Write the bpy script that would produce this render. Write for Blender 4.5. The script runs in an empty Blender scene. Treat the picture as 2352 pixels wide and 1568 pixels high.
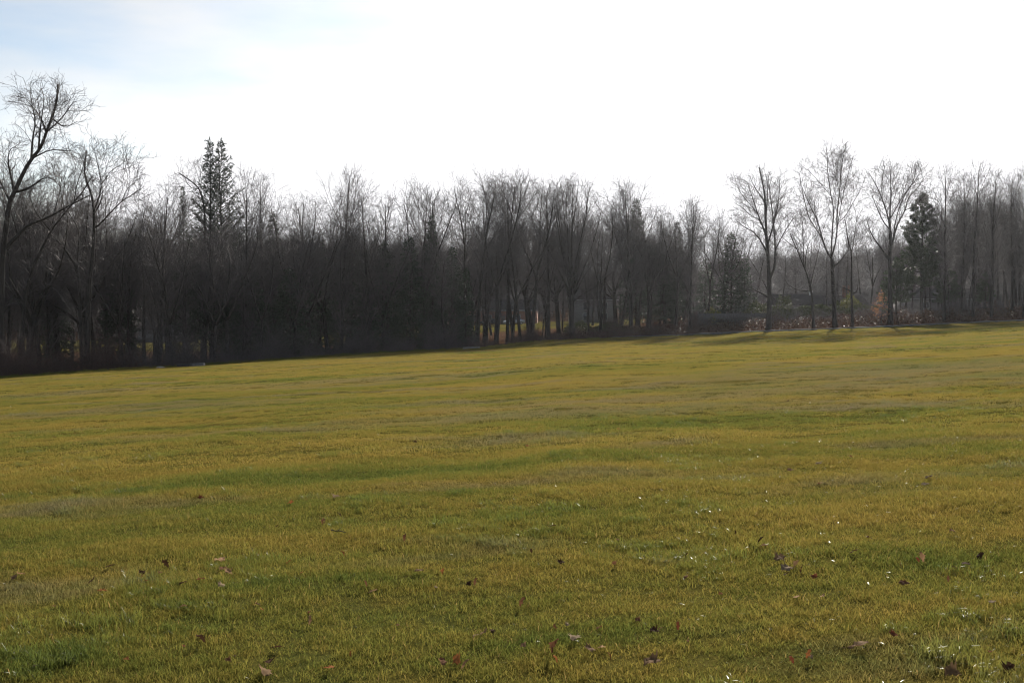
import bpy, math, random
import numpy as np
from mathutils import Vector, Matrix, Euler

R = math.radians
SC = bpy.context.scene
COL = SC.collection

# ------------------------------------------------------------------ camera
F = 1098.0                      # focal length in pixels of a 1024 wide frame
CAMZ = 1.7
PITCH = math.atan(31.0 / F)
cam = bpy.data.cameras.new('camera')
cam.sensor_width = 36.0
cam.lens = F / 1024 * 36.0
cam.clip_start = 0.05
cam.clip_end = 5000
camo = bpy.data.objects.new('camera', cam)
COL.objects.link(camo)
camo.location = (0, 0, CAMZ)
camo.rotation_euler = (R(90) - PITCH, 0, 0)
SC.camera = camo


def ray(px, py):
    cx, cy = (px - 512) / F, (341 - py) / F
    c, s = math.cos(PITCH), math.sin(PITCH)
    return Vector((cx, c + cy * s, -s + cy * c))


def at(px, py, D):
    d = ray(px, py)
    return Vector((0, 0, CAMZ)) + d * (D / d.y)


# ------------------------------------------------------------------ terrain
GX = np.linspace(-200, 1224, 1425)


def smooth_curve(xs, ys, w=61):
    v = np.interp(GX, xs, ys)
    k = np.hanning(w); k /= k.sum()
    p = np.pad(v, w // 2, mode='edge')
    return np.convolve(p, k, mode='valid')


E_px = smooth_curve([-60, 0, 205, 348, 479, 566, 686, 784, 914, 1024, 1090],
                    [86, 91, 106, 124, 134, 148, 152, 145, 141, 137, 135])
EDGE_Y = smooth_curve([-60, 0, 205, 348, 479, 540, 566, 686, 784, 914, 1024, 1090],
                      [381, 377.5, 364.5, 354.5, 347.5, 341.5, 339.5, 335.3, 331.5, 326, 321, 318], 41)
BANK = smooth_curve([-60, 330, 470, 540, 620, 700, 1090], [-2.6, -2.4, -1.3, -.1, .7, 1.5, 1.7])
ZFAR = smooth_curve([0, 250, 480, 560, 700, 850, 1024], [-6, -5.6, -1.5, -1.1, 0, .4, 2.5], 121)
DIP = smooth_curve([0, 420, 620, 1090], [.0, .1, .62, .62], 121)
HILL = smooth_curve([0, 300, 450, 545, 640, 760, 870, 1024], [24, 23, 17, 6, 7, 11, 14, 18], 81)


def soft(x):
    return 90 * np.tanh(x / 90)


_tx = (GX - 512) / F * E_px
_ze = CAMZ - (EDGE_Y - 310) / F * E_px
DELTA = (_ze - (.0497 * soft(_tx) - .0201 * E_px)) / E_px
_r = np.random.RandomState(5)
WAVES = [(a, 2 * math.pi / w, *_dir, ph) for a, w, _dir, ph in
         [(am, wl, (math.cos(t), math.sin(t)), p) for am, wl, t, p in
          [(.022, 17, .4, 0.), (.016, 9.1, 2.0, 1.), (.010, 5.3, 1.1, 2.), (.010, 4.1, 2.7, .3),
           (.009, 2.3, .2, 4.), (.009, 1.7, 1.6, 5.), (.008, 2.9, 2.4, .7), (.006, 1.1, .9, 1.9)]]]


def sstep(t):
    t = np.clip(t, 0, 1)
    return t * t * (3 - 2 * t)


def pxof(x, y):
    y = np.maximum(y, 1.0)
    return np.clip(512 + F * x / y, -199, 1223)


def edge(x, y):
    return np.interp(pxof(x, y), GX, E_px)


def Z(x, y):
    x = np.asarray(x, float); y = np.asarray(y, float)
    p = pxof(x, y)
    E = np.interp(p, GX, E_px)
    yy = np.minimum(y, E)
    zf = .0497 * soft(x) * np.where(y > E, E / np.maximum(y, 1), 1) - .0201 * yy + np.maximum(yy, 0) * np.interp(p, GX, DELTA)
    zf = zf - np.interp(p, GX, DIP) * np.exp(-((yy - (E - 48)) / 24.) ** 2)
    # beyond the edge keep the value of the edge along the same bearing
    t = np.maximum(y - E, 0)
    bank = np.interp(p, GX, BANK)
    z1 = zf + bank * sstep(t / np.where(bank < 0, 16., 11.))
    zfar = np.interp(p, GX, ZFAR)
    w = sstep((t - 12) / np.maximum(225 - E, 1))
    z = z1 * (1 - w) + zfar * w
    z = z + np.interp(p, GX, HILL) * sstep((y - 285) / 140)
    amp = 1 - sstep((y - 150) / 60)
    for a, k, cx, cy, ph in WAVES:
        z = z + a * amp * np.sin(k * (x * cx + y * cy) + ph)
    return z


def zz(x, y):
    return float(Z(x, y))


def normal(x, y, e=.4):
    n = Vector((-(zz(x + e, y) - zz(x - e, y)) / (2 * e), -(zz(x, y + e) - zz(x, y - e)) / (2 * e), 1))
    return n.normalized()


def ground_at(px, py):
    """first point where the sight line of that bearing meets the field"""
    d = ray(px, py); d = d / d.y
    ys = np.linspace(3, 160, 4000)
    h = CAMZ + d.z * ys - Z(d.x * ys, ys)
    i = np.argmax(h < 0) if (h < 0).any() else -1
    return float(d.x * ys[i]), float(ys[i])


# ------------------------------------------------------------------ helpers
def mesh_np(name, V, Fq, attrs=None, smooth=False):
    """V (n,3); Fq list of (m,k) int arrays"""
    me = bpy.data.meshes.new(name)
    V = np.asarray(V, np.float32)
    me.vertices.add(len(V))
    me.vertices.foreach_set('co', V.ravel())
    Fq = [np.asarray(f, np.int32) for f in Fq if len(f)]
    if Fq:
        loops = np.concatenate([f.ravel() for f in Fq])
        tot = np.concatenate([np.full(len(f), f.shape[1], np.int32) for f in Fq])
        start = np.concatenate([[0], np.cumsum(tot)[:-1]]).astype(np.int32)
        me.loops.add(len(loops))
        me.loops.foreach_set('vertex_index', loops)
        me.polygons.add(len(tot))
        me.polygons.foreach_set('loop_start', start)
        me.polygons.foreach_set('loop_total', tot)
        if smooth:
            me.polygons.foreach_set('use_smooth', np.ones(len(tot), bool))
    for k, (typ, arr) in (attrs or {}).items():
        a = me.attributes.new(k, typ, 'POINT')
        arr = np.asarray(arr)
        if typ == 'FLOAT_VECTOR':
            a.data.foreach_set('vector', arr.astype(np.float32).ravel())
        elif typ == 'INT':
            a.data.foreach_set('value', arr.astype(np.int32))
        else:
            a.data.foreach_set('value', arr.astype(np.float32))
    me.update()
    me.validate()
    return me


def obj(name, me, mat=None, parent=None):
    o = bpy.data.objects.new(name, me)
    COL.objects.link(o)
    if mat is not None and me is not None and len(me.materials) == 0:
        me.materials.append(mat)
    if parent is not None:
        o.parent = parent
    return o


def tag(o, label, cat, group=None, kind=None):
    o['label'] = label; o['category'] = cat
    if group: o['group'] = group
    if kind: o['kind'] = kind
    return o


def empty(name, loc=(0, 0, 0)):
    o = bpy.data.objects.new(name, None)
    COL.objects.link(o)
    o.location = loc
    o.empty_display_size = .3
    return o


class MB:
    """collects boxes, prisms and tubes for one mesh"""
    def __init__(s):
        s.V = []; s.Q = []; s.T = []; s.n = 0

    def add(s, verts, faces):
        for f in faces:
            g = [i + s.n for i in f]
            if len(g) == 4: s.Q.append(g)
            elif len(g) == 3: s.T.append(g)
            else:
                for i in range(1, len(g) - 1): s.T.append([g[0], g[i], g[i + 1]])
        s.V += [tuple(v) for v in verts]; s.n += len(verts)
        return s

    def box(s, c, d, bev=0.0):
        x, y, z = [v / 2 for v in d]
        b = min(bev, x * .9, y * .9, z * .9)
        if b <= 0:
            v = [(c[0] + i * x, c[1] + j * y, c[2] + k * z) for i in (-1, 1) for j in (-1, 1) for k in (-1, 1)]
            return s.add(v, [(0, 1, 3, 2), (4, 6, 7, 5), (0, 4, 5, 1), (2, 3, 7, 6), (0, 2, 6, 4), (1, 5, 7, 3)])
        v = []
        for zz_, ins in ((-z, b), (-z + b, 0), (z - b, 0), (z, b)):
            X, Y = x - ins, y - ins
            q = b if ins == 0 else b * .6
            v += [(c[0] + p[0], c[1] + p[1], c[2] + zz_) for p in
                  [(X - q, -Y), (X, -Y + q), (X, Y - q), (X - q, Y), (-X + q, Y), (-X, Y - q), (-X, -Y + q), (-X + q, -Y)]]
        f = [tuple(reversed(range(8))), tuple(range(24, 32))]
        for l in range(3):
            for i in range(8):
                f.append((l * 8 + i, l * 8 + (i + 1) % 8, l * 8 + 8 + (i + 1) % 8, l * 8 + 8 + i))
        return s.add(v, f)

    def prism(s, prof, y0, y1, inset=None):
        """profile in xz, extruded along y"""
        n = len(prof)
        v = [(a, y0, b) for a, b in prof] + [(a, y1, b) for a, b in prof]
        f = [tuple(range(n)), tuple(reversed(range(n, 2 * n)))]
        f += [(i, i + n, (i + 1) % n + n, (i + 1) % n) for i in range(n)]
        return s.add(v, f)

    def tube(s, pts, rad, k=8, cap=True):
        pts = [Vector(p) for p in pts]
        base = s.n
        vs = []
        side = None
        for i, p in enumerate(pts):
            t = (pts[min(i + 1, len(pts) - 1)] - pts[max(i - 1, 0)])
            t.normalize()
            if side is None:
                side = t.orthogonal().normalized()
            side = (side - t * side.dot(t)).normalized()
            b = t.cross(side)
            for j in range(k):
                a = 2 * math.pi * j / k
                vs.append(p + (side * math.cos(a) + b * math.sin(a)) * rad[i])
        f = []
        for i in range(len(pts) - 1):
            for j in range(k):
                f.append((i * k + j, i * k + (j + 1) % k, (i + 1) * k + (j + 1) % k, (i + 1) * k + j))
        if cap:
            f.append(tuple(reversed(range(k))))
            f.append(tuple(range((len(pts) - 1) * k, len(pts) * k)))
        return s.add(vs, f)

    def mesh(s, name, smooth=False):
        return mesh_np(name, np.array(s.V), [np.array(s.Q).reshape(-1, 4), np.array(s.T).reshape(-1, 3)], smooth=smooth)


# ------------------------------------------------------------------ materials
def nmat(name):
    m = bpy.data.materials.new(name); m.use_nodes = True
    nt = m.node_tree
    for n in list(nt.nodes): nt.nodes.remove(n)
    out = nt.nodes.new('ShaderNodeOutputMaterial')
    return m, nt, out


def N(nt, typ, **kw):
    n = nt.nodes.new(typ)
    for k, v in kw.items():
        if k.startswith('i_'):
            n.inputs[k[2:].replace('_', ' ')].default_value = v
        else:
            setattr(n, k, v)
    return n


def ramp(nt, fac, stops):
    r = nt.nodes.new('ShaderNodeValToRGB')
    e = r.color_ramp.elements
    while len(e) < len(stops): e.new(.5)
    for i, (p, c) in enumerate(stops):
        e[i].position = p
        e[i].color = (*c, 1) if len(c) == 3 else c
    if fac is not None: nt.links.new(fac, r.inputs['Fac'])
    return r


def noise(nt, vec, scale, detail=3, rough=.55):
    n = N(nt, 'ShaderNodeTexNoise')
    n.inputs['Scale'].default_value = scale
    n.inputs['Detail'].default_value = detail
    n.inputs['Roughness'].default_value = rough
    if vec is not None: nt.links.new(vec, n.inputs['Vector'])
    return n.outputs['Fac']


def simple(name, c1, c2, scale=3., rough=.8, spec=.3, metal=0., stretch=(1, 1, 1)):
    m, nt, out = nmat(name)
    tc = N(nt, 'ShaderNodeTexCoord')
    mp = N(nt, 'ShaderNodeMapping'); mp.inputs['Scale'].default_value = stretch
    nt.links.new(tc.outputs['Object'], mp.inputs['Vector'])
    f = noise(nt, mp.outputs[0], scale, 4, .6)
    r = ramp(nt, f, [(.3, c1), (.7, c2)])
    b = N(nt, 'ShaderNodeBsdfPrincipled')
    b.inputs['Roughness'].default_value = rough
    b.inputs['Specular IOR Level'].default_value = spec
    b.inputs['Metallic'].default_value = metal
    nt.links.new(r.outputs[0], b.inputs['Base Color'])
    nt.links.new(b.outputs[0], out.inputs[0])
    return m


def leafy(name, c1, c2, transl=.35, rough=.5, spec=.35, scale=1.5):
    """thin leaves or needles: reflect and let light through"""
    m, nt, out = nmat(name)
    at_ = N(nt, 'ShaderNodeAttribute', attribute_name='rnd')
    g = N(nt, 'ShaderNodeNewGeometry')
    f = noise(nt, g.outputs['Position'], scale, 2)
    ad = N(nt, 'ShaderNodeMath', operation='ADD'); nt.links.new(f, ad.inputs[0]); nt.links.new(at_.outputs['Fac'], ad.inputs[1])
    hf = N(nt, 'ShaderNodeMath', operation='MULTIPLY'); nt.links.new(ad.outputs[0], hf.inputs[0]); hf.inputs[1].default_value = .5
    r = ramp(nt, hf.outputs[0], [(.2, c1), (.8, c2)])
    b = N(nt, 'ShaderNodeBsdfPrincipled')
    b.inputs['Roughness'].default_value = rough
    b.inputs['Specular IOR Level'].default_value = spec
    t = N(nt, 'ShaderNodeBsdfTranslucent')
    mx = N(nt, 'ShaderNodeMixShader'); mx.inputs[0].default_value = transl
    nt.links.new(r.outputs[0], b.inputs['Base Color']); nt.links.new(r.outputs[0], t.inputs['Color'])
    nt.links.new(b.outputs[0], mx.inputs[1]); nt.links.new(t.outputs[0], mx.inputs[2])
    nt.links.new(mx.outputs[0], out.inputs[0])
    return m


GOLD, OLIVE, GREEN, DEEP = (.232, .168, .040), (.168, .149, .032), (.108, .124, .026), (.062, .084, .021)
GREY, SOIL = (.160, .134, .078), (.070, .048, .026)


def grass_colour(nt):
    """colour of the turf by place: bands of straw and green, matted grey patches"""
    g = N(nt, 'ShaderNodeNewGeometry')
    pos = g.outputs['Position']
    mp = N(nt, 'ShaderNodeMapping'); mp.inputs['Scale'].default_value = (.42, 1, 1); mp.inputs['Rotation'].default_value = (0, 0, R(12))
    nt.links.new(pos, mp.inputs['Vector'])
    big = noise(nt, mp.outputs[0], .16, 3, .5)
    mid = noise(nt, mp.outputs[0], .75, 3, .6)
    sm = noise(nt, pos, 4.5, 2, .6)
    a = N(nt, 'ShaderNodeMath', operation='MULTIPLY_ADD'); nt.links.new(mid, a.inputs[0]); a.inputs[1].default_value = .75; nt.links.new(big, a.inputs[2])
    a2 = N(nt, 'ShaderNodeMath', operation='MULTIPLY_ADD'); nt.links.new(sm, a2.inputs[0]); a2.inputs[1].default_value = .35; nt.links.new(a.outputs[0], a2.inputs[2])
    sc = N(nt, 'ShaderNodeMath', operation='MULTIPLY'); nt.links.new(a2.outputs[0], sc.inputs[0]); sc.inputs[1].default_value = 1 / 2.1
    return pos, sc.outputs[0], mp.outputs[0]


WORN = [(905, 371, 9, 5), (855, 386, 6, 2.5), (560, 412, 6, 1.6), (130, 411, 6, 2), (100, 392, 7, 3), (375, 379, 8, 4), (640, 400, 6, 1.5)]
LUSH = [(300, 477, 3.2, .9), (410, 470, 2.2, .7), (60, 660, .9, .35), (985, 560, .8, .35), (790, 665, .7, .25), (560, 640, .7, .3), (330, 580, .8, .3), (120, 430, 5, 1.2), (700, 425, 5, 1)]


def spots(nt, pos, places, soft_=1.0):
    """mask of worn or lush places in the turf, each where it lies in the field"""
    acc = None
    wob = noise(nt, pos, 1.1, 4, .65)
    for px, py, rx, ry in places:
        x, y = ground_at(px, py)
        su = N(nt, 'ShaderNodeVectorMath', operation='SUBTRACT'); nt.links.new(pos, su.inputs[0]); su.inputs[1].default_value = (x, y, 0)
        mu = N(nt, 'ShaderNodeVectorMath', operation='MULTIPLY'); nt.links.new(su.outputs[0], mu.inputs[0]); mu.inputs[1].default_value = (1 / rx, 1 / ry, 0)
        le = N(nt, 'ShaderNodeVectorMath', operation='LENGTH'); nt.links.new(mu.outputs[0], le.inputs[0])
        if acc is None: acc = le.outputs['Value']
        else:
            mn = N(nt, 'ShaderNodeMath', operation='MINIMUM'); nt.links.new(acc, mn.inputs[0]); nt.links.new(le.outputs['Value'], mn.inputs[1]); acc = mn.outputs[0]
    a = N(nt, 'ShaderNodeMath', operation='MULTIPLY_ADD'); nt.links.new(wob, a.inputs[0]); a.inputs[1].default_value = 2.2; nt.links.new(acc, a.inputs[2])
    return None, a.outputs[0]


def make_grass_mat():
    m, nt, out = nmat('grass_blade')
    pos, f, mpv = grass_colour(nt)
    rnd = N(nt, 'ShaderNodeAttribute', attribute_name='rnd')
    ad = N(nt, 'ShaderNodeMath', operation='MULTIPLY_ADD')
    nt.links.new(rnd.outputs['Fac'], ad.inputs[0]); ad.inputs[1].default_value = .20
    nt.links.new(f, ad.inputs[2])
    _, lv = spots(nt, pos, LUSH)
    lm = N(nt, 'ShaderNodeMapRange'); nt.links.new(lv, lm.inputs['Value'])
    for k_, v_ in zip(('From Min', 'From Max', 'To Min', 'To Max'), (1.3, 2.3, -.10, 0)): lm.inputs[k_].default_value = v_
    ad2 = N(nt, 'ShaderNodeMath', operation='ADD'); nt.links.new(ad.outputs[0], ad2.inputs[0]); nt.links.new(lm.outputs[0], ad2.inputs[1]); ad = ad2
    col = ramp(nt, ad.outputs[0], [(.36, DEEP), (.465, GREEN), (.565, OLIVE), (.67, GOLD)])
    # matted pale patches
    gp = noise(nt, mpv, .33, 4, .6)
    gm = ramp(nt, gp, [(.54, (0, 0, 0)), (.66, (.8, .8, .8))])
    _, wv = spots(nt, pos, WORN)
    wm = N(nt, 'ShaderNodeMapRange'); nt.links.new(wv, wm.inputs['Value'])
    for k_, v_ in zip(('From Min', 'From Max', 'To Min', 'To Max'), (1.4, 2.3, .58, 0)): wm.inputs[k_].default_value = v_
    gx = N(nt, 'ShaderNodeMath', operation='MAXIMUM'); nt.links.new(gm.outputs[0], gx.inputs[0]); nt.links.new(wm.outputs[0], gx.inputs[1])
    mg = N(nt, 'ShaderNodeMix', data_type='RGBA')
    nt.links.new(gx.outputs[0], mg.inputs['Factor'])
    nt.links.new(col.outputs[0], mg.inputs['A'])
    mg.inputs['B'].default_value = (*GREY, 1)
    # single straw blades
    st = ramp(nt, rnd.outputs['Fac'], [(.85, (0, 0, 0)), (.89, (1, 1, 1))])
    m2 = N(nt, 'ShaderNodeMix', data_type='RGBA')
    nt.links.new(st.outputs[0], m2.inputs['Factor'])
    nt.links.new(mg.outputs['Result'], m2.inputs['A'])
    m2.inputs['B'].default_value = (.28, .19, .070, 1)
    b = N(nt, 'ShaderNodeBsdfPrincipled')
    gl = ramp(nt, rnd.outputs['Fac'], [(.028, (.40, .40, .40)), (.032, (.0, .0, .0))])
    ro = ramp(nt, rnd.outputs['Fac'], [(.028, (.34, .34, .34)), (.032, (.6, .6, .6))])
    nt.links.new(ro.outputs[0], b.inputs['Roughness']); nt.links.new(gl.outputs[0], b.inputs['Specular IOR Level'])
    t = N(nt, 'ShaderNodeBsdfTranslucent')
    mx = N(nt, 'ShaderNodeMixShader'); mx.inputs[0].default_value = .56
    c = m2.outputs['Result']
    nt.links.new(c, b.inputs['Base Color']); nt.links.new(c, t.inputs['Color'])
    nt.links.new(b.outputs[0], mx.inputs[1]); nt.links.new(t.outputs[0], mx.inputs[2])
    nt.links.new(mx.outputs[0], out.inputs[0])
    return m


def make_ground_mat():
    m, nt, out = nmat('ground')
    pos, f, mpv = grass_colour(nt)
    turf = ramp(nt, f, [(.42, (.050, .060, .012)), (.55, (.105, .085, .016)), (.68, (.17, .11, .022))])
    fine = noise(nt, pos, 22, 3, .7)
    so = ramp(nt, fine, [(.35, (.030, .022, .015)), (.65, SOIL)])
    mxs = N(nt, 'ShaderNodeMix', data_type='RGBA'); mxs.inputs['Factor'].default_value = .3
    nt.links.new(turf.outputs[0], mxs.inputs['A']); nt.links.new(so.outputs[0], mxs.inputs['B'])
    lit = noise(nt, pos, 3.0, 5, .7)
    wood = ramp(nt, lit, [(.3, (.028, .019, .014)), (.52, (.075, .042, .026)), (.75, (.14, .075, .045))])
    at_ = N(nt, 'ShaderNodeAttribute', attribute_name='turf')
    jn = noise(nt, pos, .8, 3, .6)
    j2 = N(nt, 'ShaderNodeMath', operation='MULTIPLY_ADD'); nt.links.new(jn, j2.inputs[0]); j2.inputs[1].default_value = .5; nt.links.new(at_.outputs['Fac'], j2.inputs[2])
    msk = ramp(nt, j2.outputs[0], [(.68, (0, 0, 0)), (.80, (1, 1, 1))])
    mx = N(nt, 'ShaderNodeMix', data_type='RGBA')
    nt.links.new(msk.outputs[0], mx.inputs['Factor']); nt.links.new(wood.outputs[0], mx.inputs['A']); nt.links.new(mxs.outputs['Result'], mx.inputs['B'])
    b = N(nt, 'ShaderNodeBsdfPrincipled'); b.inputs['Roughness'].default_value = 1; b.inputs['Specular IOR Level'].default_value = 0
    nt.links.new(mx.outputs['Result'], b.inputs['Base Color'])
    bp = N(nt, 'ShaderNodeBump'); bp.inputs['Strength'].default_value = .6; bp.inputs['Distance'].default_value = .03
    nt.links.new(fine, bp.inputs['Height']); nt.links.new(bp.outputs[0], b.inputs['Normal'])
    nt.links.new(b.outputs[0], out.inputs[0])
    return m


M = dict(
    bark=simple('bark', (.024, .020, .018), (.065, .056, .049), 4, .9, .2, stretch=(2, 2, .4)),
    palebark=simple('pale_bark', (.10, .092, .085), (.22, .20, .18), 3, .85, .2, stretch=(2, 2, .4)),
    twig=simple('twig', (.058, .049, .050), (.115, .097, .096), .6, .7, .35),
    redtwig=simple('red_twig', (.050, .030, .027), (.095, .055, .046), .6, .7, .35),
    needle=leafy('needle', (.020, .032, .018), (.045, .065, .034), .18),
    pine=leafy('pine_needle', (.030, .045, .024), (.065, .085, .042), .2),
    hedge=leafy('hedge_leaf', (.030, .042, .016), (.085, .095, .034), .2, .5, .18),
    yellow=leafy('yellow_hedge_leaf', (.070, .080, .022), (.18, .17, .050), .35),
    beech=leafy('beech_leaf', (.22, .095, .040), (.42, .20, .095), .4),
    litter=leafy('litter_leaf', (.045, .022, .016), (.105, .052, .035), .18, .5, .16, 1.2),
    ivy=leafy('ivy_leaf', (.035, .026, .016), (.10, .065, .035), .2, .5, .15),
    asphalt=simple('asphalt', (.028, .028, .031), (.055, .055, .058), 6, 1, .0),
    concrete=simple('concrete', (.09, .088, .086), (.17, .165, .16), 5, .9, .1),
    darkwood=simple('dark_timber', (.018, .017, .016), (.045, .042, .04), 4, .75, .3),
    board=simple('grey_board', (.050, .048, .050), (.15, .145, .145), 5, .8, .3, stretch=(6, 6, .5)),
    brownboard=simple('brown_board', (.06, .05, .045), (.11, .09, .08), 3, .85, .2, stretch=(6, 6, .5)),
    shingle=simple('roof_shingle', (.045, .041, .040), (.075, .068, .066), 4, 1, .0, stretch=(1, 1, 5)),
    siding=simple('house_siding', (.13, .125, .12), (.20, .19, .185), 1.2, .95, .05, stretch=(1, 1, 8)),
    brick=simple('brick', (.16, .075, .055), (.27, .14, .10), 7, .9, .2),
    trim=simple('white_trim', (.24, .24, .235), (.34, .34, .33), 2, .45, .5),
    metal=simple('galvanised_metal', (.52, .53, .55), (.66, .67, .68), 3, .35, .5, .9),
    glass=simple('window_glass', (.02, .022, .025), (.035, .038, .042), 1, .08, .8),
    blackpaint=simple('dark_car_paint', (.014, .015, .018), (.022, .023, .027), 1, .18, .7),
    silverpaint=simple('silver_car_paint', (.30, .31, .33), (.38, .39, .41), 1, .22, .7),
    tyre=simple('tyre_rubber', (.012, .012, .012), (.022, .022, .022), 8, .8, .2),
    lamp=simple('lamp_plastic', (.55, .10, .06), (.68, .16, .10), 2, .3, .5),
    stone=simple('stone', (.26, .24, .20), (.42, .39, .33), 6, .85, .3),
)
M['grass'] = make_grass_mat()
M['ground'] = make_ground_mat()

# ------------------------------------------------------------------ ground
def axis(parts):
    a = [parts[0][0]]
    for lo, hi, st in parts:
        n = max(1, int(round((hi - lo) / st)))
        a += list(np.linspace(lo, hi, n + 1)[1:])
    return np.array(a)


xs = axis([(-620, -300, 40), (-300, -90, 7), (-90, -20, 1.4), (-20, 20, .4), (20, 90, 1.4), (90, 300, 7), (300, 620, 40)])
ys = axis([(-120, -10, 10), (-10, 0, 1), (0, 30, .4), (30, 180, 1.2), (180, 460, 5), (460, 720, 30)])
XX, YY = np.meshgrid(xs, ys)
ZZ = Z(XX, YY)
nx, ny = len(xs), len(ys)
idx = np.arange(nx * ny).reshape(ny, nx)
quads = np.stack([idx[:-1, :-1], idx[:-1, 1:], idx[1:, 1:], idx[1:, :-1]], -1).reshape(-1, 4)
E_ = edge(XX, YY)
turf = 1 - sstep((YY - E_ + 1.0) / 2.0)
P_ = pxof(XX, YY)
lawn = sstep((YY - 196) / 10) * (1 - sstep((YY - 270) / 14)) * (1 - .85 * sstep((P_ - 620) / 40))
turf = np.maximum(turf, lawn)
gme = mesh_np('ground', np.stack([XX, YY, ZZ], -1).reshape(-1, 3), [quads], {'turf': ('FLOAT', turf.ravel())}, True)
go = obj('ground', gme, M['ground'])
go['kind'] = 'structure'


def ribbon(name, px0, px1, o0, o1, h, mat, step=4, lift=.02):
    """strip along the far edge of the field, o0..o1 metres behind it"""
    m = MB(); V = []; f = []
    pxs = np.arange(px0, px1 + .1, step)
    for p in pxs:
        e = float(np.interp(p, GX, E_px))
        for o in (o0, o1):
            y = e + o; x = (p - 512) / F * y
            z = zz(x, y) + lift
            V += [(x, y, z - .25), (x, y, z + h)]
    for i in range(len(pxs) - 1):
        a, b = i * 4, i * 4 + 4
        f += [(a + 1, b + 1, b + 3, a + 3), (a, b, b + 1, a + 1), (a + 3, b + 3, b + 2, a + 2)]
    m.add(V, f)
    o = obj(name, m.mesh(name), mat)
    o['kind'] = 'structure'
    return o


ribbon('path', 612, 1090, .6, 1.7, 0, M['asphalt'])
ribbon('kerb', 612, 1090, 1.7, 1.85, .12, M['concrete'])


# ------------------------------------------------------------------ instancing inside ONE object (grass, far wood)
def scatter_object(name, patches, sets, mat):
    """patches: list of (V, faces, rnd); sets: list per patch of (pos, rot, scl).
    The mesh holds the small source patches and loose points; geometry nodes repeat patch k on points k."""
    V = []; Fq = {3: [], 4: []}; pid = []; rnd = []; rot = []; scl = []; n = 0
    for k, (v, fs, rd) in enumerate(patches):
        V.append(v)
        for f in fs: Fq[f.shape[1]].append(f + n)
        n += len(v)
        pid.append(np.full(len(v), 100 + k)); rnd.append(rd)
        rot.append(np.zeros((len(v), 3))); scl.append(np.ones((len(v), 3)))
    for k, (p, r, s) in enumerate(sets):
        V.append(p); n += len(p)
        pid.append(np.full(len(p), k)); rnd.append(np.zeros(len(p))); rot.append(r); scl.append(s)
    faces = [np.concatenate(Fq[k]) for k in (3, 4) if Fq[k]]
    me = mesh_np(name, np.concatenate(V), faces, {
        'pid': ('INT', np.concatenate(pid)), 'rnd': ('FLOAT', np.concatenate(rnd)),
        'rot': ('FLOAT_VECTOR', np.concatenate(rot)), 'scl': ('FLOAT_VECTOR', np.concatenate(scl))})
    o = obj(name, me, mat)
    ng = bpy.data.node_groups.new(name, 'GeometryNodeTree')
    ng.interface.new_socket('Geometry', in_out='INPUT', socket_type='NodeSocketGeometry')
    ng.interface.new_socket('Geometry', in_out='OUTPUT', socket_type='NodeSocketGeometry')
    gi = ng.nodes.new('NodeGroupInput'); gout = ng.nodes.new('NodeGroupOutput')
    join = ng.nodes.new('GeometryNodeJoinGeometry')
    na = ng.nodes.new('GeometryNodeInputNamedAttribute'); na.data_type = 'INT'; na.inputs['Name'].default_value = 'pid'
    nr = ng.nodes.new('GeometryNodeInputNamedAttribute'); nr.data_type = 'FLOAT_VECTOR'; nr.inputs['Name'].default_value = 'rot'
    ns = ng.nodes.new('GeometryNodeInputNamedAttribute'); ns.data_type = 'FLOAT_VECTOR'; ns.inputs['Name'].default_value = 'scl'
    e2r = ng.nodes.new('FunctionNodeEulerToRotation'); ng.links.new(nr.outputs['Attribute'], e2r.inputs[0])

    def pick(k):
        c = ng.nodes.new('FunctionNodeCompare'); c.data_type = 'INT'; c.operation = 'EQUAL'
        a, b = [s for s in c.inputs if s.type == 'INT'][:2]
        ng.links.new(na.outputs['Attribute'], a); b.default_value = k
        s = ng.nodes.new('GeometryNodeSeparateGeometry'); s.domain = 'POINT'
        ng.links.new(gi.outputs[0], s.inputs['Geometry'])
        ng.links.new(c.outputs[0], s.inputs['Selection'])
        return s.outputs['Selection']
    for k in range(len(patches)):
        ip = ng.nodes.new('GeometryNodeInstanceOnPoints')
        ng.links.new(pick(k), ip.inputs['Points'])
        ng.links.new(pick(100 + k), ip.inputs['Instance'])
        ng.links.new(e2r.outputs[0], ip.inputs['Rotation'])
        ng.links.new(ns.outputs['Attribute'], ip.inputs['Scale'])
        ng.links.new(ip.outputs[0], join.inputs[0])
    ng.links.new(join.outputs[0], gout.inputs[0])
    md = o.modifiers.new('scatter', 'NODES'); md.node_group = ng
    return o


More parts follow.
